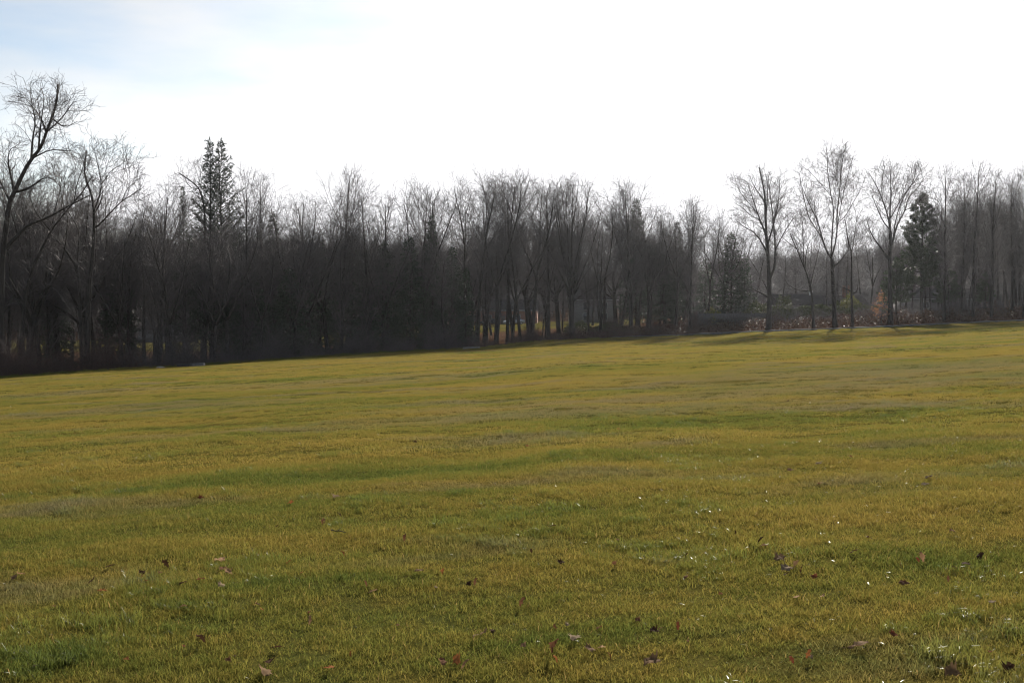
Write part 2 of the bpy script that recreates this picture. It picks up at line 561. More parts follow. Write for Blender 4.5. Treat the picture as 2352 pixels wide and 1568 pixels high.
# ------------------------------------------------------------------ grass
def blade_patch(seed, size, count, h0, h1, w, lean, flat=.12):
    r = np.random.RandomState(seed)
    n = count
    # clumped bases
    nc = max(3, n // 45)
    cc = r.uniform(-size / 2, size / 2, (nc, 2))
    ci = r.randint(0, nc, n)
    base = np.where(r.rand(n, 1) < .6, cc[ci] + r.normal(0, size * .02 + .018, (n, 2)), r.uniform(-size / 2, size / 2, (n, 2)))
    ch = r.uniform(.55, 1.45, nc); cl = r.rand(nc)      # each clump has its own height and tone
    d2c = np.linalg.norm(base - cc[ci], axis=1)
    h = (h0 + (h1 - h0) * r.rand(n) ** 1.4) * np.where(d2c < .12, ch[ci], .85)
    az = r.uniform(0, 2 * math.pi, n)
    ln = np.abs(r.normal(0, lean, n))
    fl = r.rand(n) < flat
    ln = np.where(fl, r.uniform(1.1, 1.5, n), ln)
    d = np.stack([np.cos(az) * np.sin(ln), np.sin(az) * np.sin(ln), np.cos(ln)], -1)
    ln2 = np.minimum(ln + r.uniform(.1, .9, n), 1.75)
    d2 = np.stack([np.cos(az) * np.sin(ln2), np.sin(az) * np.sin(ln2), np.cos(ln2)], -1)
    fa = r.uniform(0, math.pi, n)
    sd = np.stack([np.cos(fa), np.sin(fa), np.zeros(n)], -1) * (w * (.6 + .8 * r.rand(n)))[:, None] / 2
    b = np.concatenate([base, np.full((n, 1), -.01)], 1)
    b[:, 2] += np.where(fl, .02 + .02 * r.rand(n), 0)
    m = b + d * (h * .55)[:, None]
    t = m + d2 * (h * .5)[:, None]
    V = np.stack([b - sd, b + sd, m + sd * .8, m - sd * .8, t], 1).reshape(-1, 3)
    i = np.arange(n)[:, None] * 5
    q = i + np.array([[0, 1, 2, 3]]); tr = i + np.array([[3, 2, 4]])
    tone = np.where(r.rand(n) < .12, r.rand(n), .06 + .82 * (.62 * cl[ci] + .38 * r.rand(n)))
    return V, [q, tr], np.repeat(tone, 5)


def patch_points(seed, y0, y1, cell, nv, umax=.60, jit=.18, back=0):
    r = np.random.RandomState(seed)
    out = [[[], [], []] for _ in range(nv)]
    yv = y0
    while yv < y1:
        wx = umax * max(yv, 4) + (4.2 if y0 < 40 else 1.5)
        for xv in np.arange(-wx, wx + cell, cell):
            x = xv + r.uniform(-jit, jit) * cell; y = yv + r.uniform(-jit, jit) * cell
            if y > edge(x, y) - .25 * cell + .05: continue
            n = normal(x, y)
            k = r.randint(nv)
            q = Vector((0, 0, 1)).rotation_difference(n) @ Euler((0, 0, r.uniform(0, 6.283))).to_quaternion()
            e = q.to_euler()
            # taller, lusher places and short matted ones
            g = .5 + .5 * math.sin(x * .9 + 1.3 * math.sin(y * .35)) * math.sin(y * .7 + math.sin(x * .5) * 1.7)
            s = r.uniform(.85, 1.15)
            out[k][0].append((x, y, zz(x, y))); out[k][1].append(tuple(e)); out[k][2].append((s, s, s * (.72 + .42 * g * r.uniform(.6, 1.2))))
        yv += cell
    return [tuple(np.array(a, float).reshape(-1, 3) for a in s) for s in out]


def tuft_patch(seed, size, count, h0, h1, w):
    V, fs, rd = blade_patch(seed, size, count, h0, h1, w, .45, .05)
    return V, fs, rd * .25 + .075 - .3 * (rd > .5)        # greener blades


def tuft_points(seed, n, ymax, umax=.58):
    r = np.random.RandomState(seed)
    P = []; Rr = []; S = []
    while len(P) < n:
        y = 3.2 + (ymax - 3.2) * r.rand() ** 1.5; x = r.uniform(-umax, umax) * y
        # tufts gather in drifts
        g = math.sin(x * .9 + 2.1 + math.sin(y * .6)) * math.sin(y * .8 + .9 * math.sin(x * .7)) + .5 * math.sin(x * 2.7 + y * 1.3) * math.sin(y * 1.9 - x)
        if r.rand() > max(0, g) ** 1.3 * 1.2: continue
        s = r.uniform(.55, 1.35)
        P.append((x, y, zz(x, y))); Rr.append((0, 0, r.uniform(0, 6.28))); S.append((s, s, s * r.uniform(.7, 1.2)))
    return np.array(P), np.array(Rr), np.array(S)


patches, sets = [], []
L1 = [blade_patch(11 + i, .68, 3100, .020, .058, .0034, .55, .14) for i in range(4)]
L2 = [blade_patch(21 + i, 1.25, 3000, .022, .060, .0065, .55, .12) for i in range(3)]
L3 = [blade_patch(31 + i, 2.5, 2600, .025, .066, .014, .55, .12) for i in range(3)]
patches += L1 + L2 + L3
sets += patch_points(1, 1.2, 15.5, .42, 4) + patch_points(2, 15, 44.5, .8, 3) + patch_points(3, 44, 158, 1.6, 3)
patches += [tuft_patch(41, .24, 420, .045, .092, .0036), tuft_patch(42, .36, 520, .038, .08, .0038)]
def verge_points(seed, n):
    r = np.random.RandomState(seed); P = []; Rr = []; S = []
    for _ in range(n):
        p = r.uniform(-60, 1090); e = float(np.interp(p, GX, E_px)); y = e + r.uniform(-1.2, .9); x = (p - 512) / F * y
        if p > 600 and y > e + .3: continue
        s = r.uniform(1.4, 3.6) * (1 if p < 600 else .7); P.append((x, y, zz(x, y))); Rr.append((0, 0, r.uniform(0, 6.28))); S.append((s, s, s * r.uniform(.6, 1.5)))
    return np.array(P), np.array(Rr), np.array(S)


ta, tb, vg = tuft_points(51, 300, 24), tuft_points(52, 330, 40), verge_points(53, 1500)
sets += [tuple(np.concatenate([a_, b_]) for a_, b_ in zip(ta, vg)), tb]
grass = scatter_object('grass', patches, sets, M['grass'])
tag(grass, 'short winter turf, straw and green, covering the sloping field', 'grass', kind='stuff')


# ------------------------------------------------------------------ bare trees
def rv(r):
    return Vector((r.gauss(0, 1), r.gauss(0, 1), r.gauss(0, 1)))


def grow(r, p, d, L, r0, r1, n, wander, up):
    pts = [p.copy()]; rad = [r0]
    d = d.normalized()
    for i in range(n):
        d = d + rv(r) * wander; d.z += up
        d.normalize()
        p = p + d * (L / n)
        pts.append(p.copy()); rad.append(r0 + (r1 - r0) * (i + 1) / n)
    return pts, rad


def sprout(r, parents, dens, ang, lenf, n, wander, up, rmin, rf, t0=.15, rend=None):
    out = []
    for pts, rad in parents:
        sl = [(pts[i + 1] - pts[i]).length for i in range(len(pts) - 1)]
        L = sum(sl)
        m = int(L * dens + r.random())
        az = r.uniform(0, 6.28)
        for i in range(m):
            t = t0 + (1 - t0) * (i + r.random()) / m
            s = t * L; k = 0
            while k < len(sl) - 1 and s > sl[k]: s -= sl[k]; k += 1
            q = min(1, s / max(sl[k], 1e-6))
            p = pts[k].lerp(pts[k + 1], q)
            ax = (pts[k + 1] - pts[k]).normalized()
            pr = rad[k] + (rad[k + 1] - rad[k]) * q
            az += 2.4 + r.gauss(0, .5)
            o = ax.orthogonal().normalized(); b = ax.cross(o)
            perp = o * math.cos(az) + b * math.sin(az)
            a = ang * (.65 + .7 * r.random())
            l = lenf(L, t, p) * (.65 + .7 * r.random())
            if l < .08: continue
            r0 = max(rmin, min(pr * rf, .018 * l + rmin))
            out.append(grow(r, p, ax * math.cos(a) + perp * math.sin(a), l, r0, rend or rmin, n, wander, up))
    return out


def segs_mesh(name, lines, k=3):
    P0 = []; P1 = []; R0 = []; R1 = []
    for pts, rad in lines:
        for i in range(len(pts) - 1):
            P0.append(pts[i]); P1.append(pts[i + 1]); R0.append(rad[i]); R1.append(rad[i + 1])
    return mesh_np(name, *segs_np(np.array(P0), np.array(P1), np.array(R0), np.array(R1), k))


def segs_np(P0, P1, R0, R1, k=3):
    d = P1 - P0
    d = d / np.maximum(np.linalg.norm(d, axis=1, keepdims=True), 1e-9)
    ref = np.where(np.abs(d[:, 2:3]) < .9, np.array([[0, 0, 1.]]), np.array([[1., 0, 0]]))
    a = np.cross(d, ref); a /= np.linalg.norm(a, axis=1, keepdims=True)
    b = np.cross(d, a)
    rings = []
    for P, Rr in ((P0, R0), (P1, R1)):
        for j in range(k):
            t = 2 * math.pi * j / k
            rings.append(P + (a * math.cos(t) + b * math.sin(t)) * Rr[:, None])
    V = np.stack(rings, 1).reshape(-1, 3)
    i = np.arange(len(P0))[:, None] * 2 * k
    q = np.concatenate([i + np.array([[j, (j + 1) % k, k + (j + 1) % k, k + j]]) for j in range(k)])
    return V, [q]


def trunk_mesh(name, lines, k=8):
    m = MB()
    for pts, rad in lines: m.tube(pts, rad, k)
    return m.mesh(name, True)


def finish_crown(r, l1, tw=.0075, dense=1.):
    l2 = sprout(r, l1, 1.7 * dense, .80, lambda L, t, p: .34 * L * (1.1 - .6 * t) + .5, 4, .13, .05, tw * 1.3, .62, .12)
    l3 = sprout(r, l2, 2.6 * dense, .78, lambda L, t, p: .36 * L * (1.1 - .5 * t) + .32, 3, .16, .04, tw, .65, .15)
    l4 = sprout(r, l3, 3.2 * dense, .70, lambda L, t, p: .24 + .42 * r.random(), 2, .18, .03, tw * .75, .7, .2)
    return l2 + l3 + l4


def bare(kind, seed):
    """a leafless tree 20 m tall, as (trunk lines, crown lines)"""
    r = random.Random(seed)
    H = 20.
    if kind == 'forest':            # tall clear stem, crown in the top half
        stem = grow(r, Vector((0, 0, -.4)), Vector((r.gauss(0, .04), r.gauss(0, .04), 1)), H * .93, .27, .05, 12, .035, .03)
        l1 = sprout(r, [stem], 1.9, .72, lambda L, t, p: 1.0 + 4.4 * math.sin(min(1, (t - .36) / .64) * 2.6 + .35), 6, .11, .09, .02, .42, .40)
        extra = sprout(r, [stem], .5, 1.0, lambda L, t, p: 1.6, 4, .15, .03, .014, .2, .12)
        tl = [stem]; l1 += extra
    elif kind == 'fork':            # stem dividing into two or three leaders
        h = H * r.uniform(.3, .45)
        stem = grow(r, Vector((0, 0, -.4)), Vector((r.gauss(0, .06), r.gauss(0, .06), 1)), h + .4, .3, .22, 6, .04, .03)
        tl = [stem]; n = r.choice([2, 3, 3]); a0 = r.uniform(0, 6)
        for i in range(n):
            a = a0 + i * 6.283 / n
            tl.append(grow(r, stem[0][-1], Vector((math.cos(a) * .38, math.sin(a) * .38, 1)), (H - h) * r.uniform(.82, 1.0), .17, .035, 9, .07, .05))
        l1 = sprout(r, tl[1:], 1.5, .70, lambda L, t, p: 1.0 + 3.0 * math.sin(t * 2.5 + .4), 6, .12, .08, .02, .45, .12)
        l1 += sprout(r, [stem], .5, 1.0, lambda L, t, p: 1.8, 4, .15, .02, .014, .2, .3)
    elif kind == 'fan':             # many long limbs rising from a short stem
        h = H * .27
        stem = grow(r, Vector((0, 0, -.4)), Vector((0, 0, 1)), h + .4, .42, .33, 5, .02, .02)
        tl = [stem]
        for i in range(17):
            a = i * 2.4 + r.gauss(0, .3); s = .08 + .50 * (i / 16) ** .8
            st = stem[0][-1].lerp(stem[0][-2], r.random() * .9)
            tl.append(grow(r, st, Vector((math.cos(a) * s, math.sin(a) * s, 1)), (H - h) * (1.06 - .50 * s) * r.uniform(.9, 1.03), .13, .022, 9, .045, .035))
        l1 = sprout(r, tl[1:], 1.5, .50, lambda L, t, p: .9 + 2.1 * math.sin(t * 2.6 + .3), 6, .10, .07, .016, .5, .14)
    elif kind == 'oval':            # leader with ascending branches, egg shaped
        stem = grow(r, Vector((0, 0, -.4)), Vector((0, 0, 1)), H * .97, .33, .03, 14, .022, .03)
        l1 = sprout(r, [stem], 2.5, .62, lambda L, t, p: .8 + 5.6 * math.sin(min(1, (t - .2) / .8) ** .8 * 2.75 + .25) ** 1.0, 7, .07, .075, .02, .40, .2)
        tl = [stem]
    elif kind == 'narrow':          # upright, tight crown
        stem = grow(r, Vector((0, 0, -.4)), Vector((r.gauss(0, .02), 0, 1)), H * .97, .25, .03, 14, .022, .03)
        l1 = sprout(r, [stem], 2.3, .50, lambda L, t, p: .8 + 4.4 * math.sin(min(1, (t - .16) / .84) ** .8 * 2.7 + .3), 7, .06, .06, .018, .42, .16)
        tl = [stem]
    elif kind == 'oak':             # gnarled and wide
        h = H * .33
        stem = grow(r, Vector((0, 0, -.4)), Vector((r.gauss(0, .08), 0, 1)), h + .4, .38, .3, 6, .05, .03)
        tl = [stem]
        for i in range(8):
            a = i * 2.4 + r.gauss(0, .4); s = .25 + .8 * r.random()
            tl.append(grow(r, stem[0][-1 - (i > 4)], Vector((math.cos(a) * s, math.sin(a) * s, 1)), (H - h) * r.uniform(.72, 1.0), .16, .03, 9, .13, .04))
        l1 = sprout(r, tl[1:], 1.5, .85, lambda L, t, p: .9 + 2.6 * math.sin(t * 2.4 + .4), 6, .17, .05, .018, .5, .15)
    else:                           # sapling: thin, branching low
        stem = grow(r, Vector((0, 0, -.3)), Vector((r.gauss(0, .1), r.gauss(0, .1), 1)), H * .95, .17, .03, 10, .06, .03)
        l1 = sprout(r, [stem], 1.7, .75, lambda L, t, p: 1.0 + 3.0 * (1 - t) ** .6, 5, .12, .05, .016, .4, .15)
        tl = [stem]
    return tl, l1 + finish_crown(r, l1)


PROTO = {}
for kind, seeds in dict(forest=(1, 2, 3, 4, 5), fork=(11, 12, 13, 14), fan=(21, 22), oval=(31, 32), narrow=(41, 42, 43), oak=(51, 52), sapling=(61, 62)).items():
    for i, s in enumerate(seeds):
        tl, cl = bare(kind, s)
        PROTO[kind, i] = (trunk_mesh('trunk', tl), segs_mesh('crown', cl))
for k, (a, b) in PROTO.items():
    a.materials.append(M['bark']); b.materials.append(M['twig'])

TREES = []   # for labels: (object, px, depth behind the edge)


def put_tree(kind, px, qtop, off, label=None, group=None, wid=1., name='bare_tree', rz=None, D=None, seed=0):
    r = random.Random(hash((kind, px, off)) & 0xffff if seed == 0 else seed)
    r = random.Random(int(px * 7 + off * 13 + seed))
    e = float(np.interp(px, GX, E_px)); D = D or e + off
    x = (px - 512) / F * D; z = zz(x, D)
    top = at(px, qtop, D).z
    s = (top - z) / 20.
    ks = [k for k in PROTO if k[0] == kind]
    a, b = PROTO[ks[r.randrange(len(ks))]]
    o = empty(name, (x, D, z))
    o.rotation_euler = (0, 0, r.uniform(0, 6.28) if rz is None else rz)
    o.scale = (s * wid, s * wid, s)
    obj('trunk', a, None, o); obj('crown', b, None, o)
    tag(o, label or 'bare tree', 'tree', group)
    TREES.append((o, px, off, kind, label))
    return o


def guided(name, label, group, D, conv, limbs, r0, seed, l1len=2.6, l1dens=1.7, tw=.0105, up=.06, depth=.35, mats=('bark', 'twig')):
    """a tree whose main limbs follow traced lines, spread in depth, with grown branches.
    limbs[0] is the stem; radii shrink with distance from the foot."""
    r = random.Random(seed)
    if D is None:
        D = 140.
        for _ in range(3): D = float(np.interp(conv(*limbs[0][0])[0], GX, E_px)) + 3.6
    l1len *= 1.15; l1dens *= 1.25
    P = [[at(*conv(*q), D) for q in lb] for lb in limbs]
    bx = P[0][0].x; base = Vector((bx, D, zz(bx, D)))
    P[0][0].z = base.z - .4
    for l in P:
        for p in l: p -= base
        for p in l: p.y = 0
    H = max(p.z for l in P for p in l)
    tl = []
    done = []
    for li, l in enumerate(P):
        if li:
            # attach to the nearest point of what stands already
            best = min(((p2 - l[0]).xz.length, k, p2, rr) for k, (pp, rd) in enumerate(done) for p2, rr in zip(*densify(pp, rd)))
            st, rad0 = best[2], best[3]
            sl = r.uniform(.35, 1) * depth * r.choice((-1, 1))
            ac = 0
            q0 = l[0].copy()
            for i, p in enumerate(l):
                if i: ac += (Vector((p.x, 0, p.z)) - Vector((q0.x, 0, q0.z))).length; q0 = p.copy()
                p.y = st.y + sl * ac
            l[0] = st.copy()
            ra = rad0 * .72
            re = max(.022, ra * .18)
        else:
            ac = 0
            for i, p in enumerate(l): p.y = .02 * p.z * math.sin(seed)
            ra, re = r0, max(.03, r0 * (.18 if len(P[0]) > 5 else .62))
        # smooth the line
        pts = chaikin(l)
        tot = sum((pts[i + 1] - pts[i]).length for i in range(len(pts) - 1)); acc = 0; rad = []
        for i in range(len(pts)):
            if i: acc += (pts[i] - pts[i - 1]).length
            rad.append(ra + (re - ra) * (acc / tot) ** .8)
        if li == 0: rad[0] *= 1.35
        done.append((pts, rad)); tl.append((pts, rad))
    l1 = sprout(r, tl[1:], l1dens, .78, lambda L, t, p: l1len * (.08 + .98 * math.sin(min(t, 1) * 2.85 + .12)), 6, .13, up, .016, .45, .12)
    l1 += sprout(r, tl[:1], l1dens * .8, .85, lambda L, t, p: l1len * (1.05 - .80 * t), 6, .13, up, .016, .35, .38 if len(P[0]) > 5 else .8)
    cl = l1 + finish_crown(r, l1, tw)
    o = empty(name, base)
    obj('trunk', trunk_mesh('trunk', tl), M[mats[0]], o)
    obj('crown', segs_mesh('crown', cl), M[mats[1]], o)
    tag(o, label, 'tree', group)
    TREES.append((o, 512 + F * base.x / D, 0, 'guided', label))
    return o


def densify(pts, rad, k=6):
    a = []; b = []
    for i in range(len(pts) - 1):
        for j in range(k):
            a.append(pts[i].lerp(pts[i + 1], j / k)); b.append(rad[i] + (rad[i + 1] - rad[i]) * j / k)
    a.append(pts[-1]); b.append(rad[-1])
    return a, b


def chaikin(l):
    out = [l[0]]
    for i in range(len(l) - 1):
        out += [l[i].lerp(l[i + 1], .25), l[i].lerp(l[i + 1], .75)]
    return out + [l[-1]]


c1 = lambda x, y: (x / 5.143, 75 + y / 5.143)
c2 = lambda x, y: ((500 + x / 1.568) / 4, (500 + y / 1.568) / 4)
c5 = lambda x, y: ((2700 + x / 1.845) / 4, (550 + y / 1.845) / 4)
c6 = lambda x, y: ((3400 + x / 1.845) / 4, (550 + y / 1.845) / 4)
LEFTG = 'big bare trees at the left end of the woods'
guided('bare_tree', 'tallest bare tree at the left end, its trunk leaning right to a high rounded top', LEFTG, 98, c1,
       [[(-8, 1480), (0, 1000), (15, 850), (40, 650), (70, 590), (110, 500), (150, 430), (200, 370), (235, 270), (265, 190), (285, 90), (285, 40)],
        [(62, 600), (55, 520), (45, 440), (60, 385), (95, 370)], [(150, 430), (165, 330), (190, 240), (175, 150), (175, 70)],
        [(200, 380), (270, 250), (320, 150), (330, 80)], [(150, 425), (260, 380), (330, 390), (385, 390)],
        [(235, 290), (310, 230), (390, 140)], [(40, 650), (-10, 560), (-60, 470)], [(70, 600), (130, 580), (200, 510), (250, 530)],
        [(12, 900), (50, 850), (120, 760), (200, 730), (300, 660), (400, 600)], [(190, 385), (215, 250), (250, 130), (240, 80)],
        [(230, 290), (200, 200), (140, 130)], [(255, 220), (330, 270), (400, 240)]], .46, 71, 1.8, 2.0)
guided('bare_tree', 'bare tree leaning right across its neighbours, second from the left end', LEFTG, 101, c1,
       [[(95, 1450), (120, 1200), (160, 1000), (210, 900), (260, 800), (320, 720), (380, 650), (430, 590), (470, 520)],
        [(260, 800), (220, 750), (180, 690), (160, 600)], [(330, 710), (315, 640), (290, 560), (285, 500)], [(380, 650), (400, 560), (440, 480), (450, 420)]], .26, 72, 2.4)
guided('bare_tree', 'bare tree splitting low into a V, one limb bent left and one upright', LEFTG, 104, c1,
       [[(425, 1480), (415, 1200), (405, 1000), (350, 910), (300, 850), (260, 815), (200, 740)],
        [(407, 1000), (400, 850), (390, 780), (335, 710), (315, 650), (320, 560)], [(340, 900), (300, 860), (230, 800)]], .28, 73, 2.4)
guided('bare_tree', 'dark bare tree with crooked crown, one long limb reaching right above the treeline', LEFTG, 103, c1,
       [[(445, 1480), (460, 1100), (480, 950), (490, 800), (490, 700), (480, 620), (450, 540), (440, 480), (455, 390)],
        [(497, 700), (540, 600), (545, 540), (535, 450), (530, 390)], [(545, 570), (590, 490), (640, 465)],
        [(490, 790), (520, 770), (590, 700), (640, 655), (700, 620), (750, 590)], [(490, 720), (525, 640), (520, 560)], [(640, 655), (660, 590), (700, 550)]], .33, 74, 2.5)
guided('bare_tree', 'gnarled bare tree hugging the left side of the twin spruces', None, 137, c2,
       [[(500, 1520), (500, 900), (505, 600), (495, 480), (470, 400), (430, 360), (370, 320), (340, 300)],
        [(502, 520), (540, 440), (560, 380)], [(492, 460), (455, 380), (470, 300), (450, 250)], [(470, 400), (400, 390), (350, 300)],
        [(503, 620), (430, 540), (390, 520)], [(503, 680), (450, 640), (390, 640)]], .34, 75, 2.2)
RG = 'tall bare trees standing along the right edge of the field'
guided('bare_tree', 'broad bare tree with a thick straight trunk by the grey board fence', RG, None, c5,
       [[(690, 1440), (700, 1150), (690, 900), (675, 700), (668, 500), (665, 400), (630, 250), (625, 215)],
        [(692, 1050), (745, 950), (755, 800), (750, 600), (735, 400), (725, 250)], [(685, 800), (760, 560), (790, 400), (800, 250)],
        [(675, 720), (610, 570), (560, 430), (520, 330)], [(670, 600), (690, 450), (700, 330), (680, 240)],
        [(690, 780), (620, 600), (560, 590), (480, 520), (420, 490)], [(668, 480), (590, 350), (560, 270)], [(750, 820), (830, 660), (900, 560)],
        [(697, 1180), (610, 1130), (560, 1100)], [(690, 850), (610, 700), (520, 650), (460, 590)], [(750, 620), (800, 520), (850, 420)], [(600, 560), (500, 450), (440, 370)],
        [(560, 430), (480, 400), (450, 340)]], .40, 76, 2.0, 1.9)
guided('bare_tree', 'tallest bare tree on the right, clear trunk opening into a fan of upright limbs', RG, None, c5,
       [[(1180, 1430), (1170, 1100), (1160, 890)], [(1160, 890), (1130, 840), (1105, 750), (1080, 600), (1030, 480), (990, 350)],
        [(1160, 880), (1155, 700), (1160, 540), (1130, 420), (1100, 270), (1090, 120), (1075, 60)], [(1165, 880), (1185, 740), (1170, 560), (1175, 400), (1170, 250), (1190, 70)],
        [(1185, 760), (1190, 610), (1210, 450), (1240, 280), (1275, 150)], [(1190, 640), (1240, 580), (1300, 470), (1340, 390), (1375, 300)],
        [(1105, 750), (1050, 670), (990, 600), (960, 520), (930, 430), (890, 280)], [(1130, 440), (1060, 330), (1000, 250), (940, 200)],
        [(1170, 960), (1220, 910), (1250, 860)], [(1210, 500), (1215, 350), (1220, 200), (1235, 110)], [(1080, 620), (1060, 500), (1070, 420)], [(1175, 420), (1140, 250), (1130, 140)]], .36, 77, 2.1, 1.8)
guided('bare_tree', 'small bare tree leaning left between the two tallest on the right', RG, None, c5,
       [[(1025, 1420), (1010, 1130), (975, 1000), (940, 920), (910, 840), (880, 780), (850, 700)],
        [(960, 950), (935, 800), (920, 650), (895, 540)], [(1007, 1140), (900, 1120), (840, 1080), (820, 1040)], [(970, 960), (960, 850), (975, 770), (1020, 720)], [(900, 820), (830, 760), (790, 720)]], .23, 78, 2.1, 1.8)
guided('bare_tree', 'slender bare tree with low stubby limbs just right of the tallest one', RG, None, c5,
       [[(1310, 1420), (1300, 1100), (1305, 850), (1275, 760), (1260, 650), (1250, 590)], [(1305, 850), (1320, 780), (1350, 600), (1370, 540)], [(1300, 1130), (1250, 1110), (1190, 1090)],
        [(1305, 1150), (1350, 1130), (1350, 1070)], [(1310, 800), (1390, 740), (1430, 680)]], .22, 79, 2.1, 1.8)
guided('bare_tree', 'wide V-crowned bare tree standing left of the shaggy pine', RG, None, c6,
       [[(300, 1380), (290, 1000), (290, 870), (295, 700)], [(295, 700), (285, 580), (250, 450), (215, 350), (165, 250)], [(295, 720), (300, 560), (320, 430), (325, 300), (330, 170)],
        [(290, 850), (330, 720), (370, 620), (430, 530), (460, 430), (530, 370), (600, 270)], [(320, 740), (325, 600), (360, 450), (420, 350), (430, 220)],
        [(288, 900), (240, 840), (170, 760), (130, 700), (100, 620)], [(292, 680), (230, 620), (170, 520), (110, 400)], [(298, 600), (400, 400), (480, 310), (510, 200)],
        [(250, 450), (230, 330), (240, 210)], [(430, 530), (500, 500), (580, 390)]], .34, 80, 2.1, 1.8)

# traced positions of the other trees one can tell apart: kind, px, top row, metres behind the edge, label
MID = 'bare trees along the edge of the middle woods'
for kind, px, top, off, wid, lab in [
    ('oval', 158, 186, 16, .9, 'bushy bare tree between the crooked one and the small clump-topped spruce'),
    ('oak', 24, 152, 15, .8, 'tangled bare tree under the high crown of the leaning one at left'),
    ('oak', 2, 158, 20, .9, 'tangled bare tree cut by the left edge of the photo'),
    ('fork', 40, 168, 17, .9, 'forked bare tree right behind the tallest leaning trunk at left'),
    ('oak', 88, 176, 19, .8, 'twiggy bare tree between the V-split one and the long reaching limb'),
    ('fork', 60, 178, 22, 1.0, 'bare tree standing behind the V-split one at the left end'),
    ('fork', 128, 190, 30, .9, 'bare tree with thin upright top behind the long reaching limb'),
    ('narrow', 247, 172, 14, .8, 'pale thin-topped bare tree just right of the twin spruces'),
    ('narrow', 262, 174, 17, .75, 'second pale thin-topped bare tree right of the twin spruces'),
    ('fork', 297, 190, 16, .9, 'forked bare tree midway between the spruces and the lone taller crown'),
    ('fork', 313, 192, 20, .8, 'bare tree with two crowded leaders, left of the lone taller crown'),
    ('oval', 341, 173, 14, .75, 'bare tree with an airy pyramidal top, lone taller crown left of the middle'),
    ('narrow', 368, 194, 12, 1.0, 'brushy bare tree with many upright shoots, right of the airy pyramidal top'),
    ('narrow', 388, 196, 14, 1.1, 'second brushy bare tree with upright shoots, beside the first'),
    ('fork', 418, 178, 14, .85, 'tall bare tree with rounded pale tip left of the ivy-clad stems'),
    ('forest', 436, 184, 18, .9, 'bare tree wrapped in dark growth near its top'),
    ('fork', 457, 182, 16, .9, 'bare tree with tangled crossing limbs at the left of the tall group'),
    ('forest', 477, 177, 11, .9, 'straight bare tree at the start of the tall middle group'),
    ('fork', 495, 178, 9, .85, 'bare tree with long bent fork in the tall middle group'),
    ('forest', 507, 172, 12, .9, 'highest bare tree of the tall middle group, above the parked cars'),
    ('forest', 521, 180, 8, .8, 'bare tree with leaning stem just right of the parked cars'),
    ('fork', 532, 172, 10, .8, 'bare tree with bent tip poking out above the middle group'),
    ('forest', 549, 180, 7, .85, 'bare tree with reddish twigs left of the big fan-shaped tree'),
    ('fan', 572, 172, 5, .86, 'big fan-shaped bare tree of many rising limbs in the middle'),
    ('fork', 600, 205, 8, .9, 'lower bare tree with crossing limbs right of the big fan-shaped one'),
    ('oval', 631, 181, 7, 1.0, 'round-topped bare tree in front of the tall dark spruce'),
    ('oak', 660, 212, 14, .7, 'low bare tree filling the gap right of the tall dark spruce'),
    ('oak', 648, 198, 10, .7, 'rounded bare tree overlapping the right side of the tall dark spruce'),
    ('fork', 676, 206, 9, .8, 'forked bare tree in the gap beside the dark pointed spruce'),
    ('fork', 707, 210, 9, .7, 'thin forked bare tree over the left end of the fence'),
    ('oval', 690, 200, 5, .85, 'dense round bare tree standing alone left of the right-hand row'),
    ('oak', 722, 208, 16, .7, 'thin low bare tree behind the dark hemlock by the fence'),
    ('narrow', 944, 167, 4, .85, 'narrow upright bare tree just right of the shaggy pine'),
    ('narrow', 962, 172, 10, .85, 'tall bare tree second from the shaggy pine, slightly behind'),
    ('narrow', 973, 162, 6, .95, 'highest bare tree in the row right of the shaggy pine'),
    ('narrow', 991, 172, 5, 1.0, 'dense bare tree third in the row right of the shaggy pine'),
    ('oval', 1012, 176, 9, .8, 'bare tree second from the right edge of the photo'),
    ('narrow', 1024, 166, 4, 1.0, 'dark bare tree cut by the right edge of the photo'),
    ('forest', 1046, 170, 8, 1.0, 'bare tree just beyond the right edge of the photo'),
]:
    put_tree(kind, px, top, off, lab, MID if px < 700 else RG, wid)

# filling rows deeper in the woods
rr = random.Random(8)
for row, (o0, o1, step, hi) in enumerate([(8, 16, 17, 20), (20, 30, 15, 14), (32, 46, 15, 10), (48, 70, 17, 8)]):
    p = -45 + row * 4
    while p < 700:
        px = p + rr.uniform(-5, 5)
        line = float(np.interp(px, [0, 130, 160, 240, 330, 400, 470, 600, 650, 700], [185, 190, 200, 205, 205, 205, 198, 195, 212, 222]))
        if (px < 470 or row < 2 or rr.random() < .5) and not (row == 0 and px < 115):
            kind = rr.choice(['forest', 'forest', 'fork', 'sapling', 'narrow', 'oak'] if row else ['sapling', 'sapling', 'forest', 'fork'])
            top = line + (8, 10, 17, 22)[row] + rr.uniform(0, 40 if px < 470 else 22) + (18 if kind == 'sapling' else 0)
            put_tree(kind, px, top, rr.uniform(o0, o1), None, None, rr.uniform(.8, 1.15))
        p += step
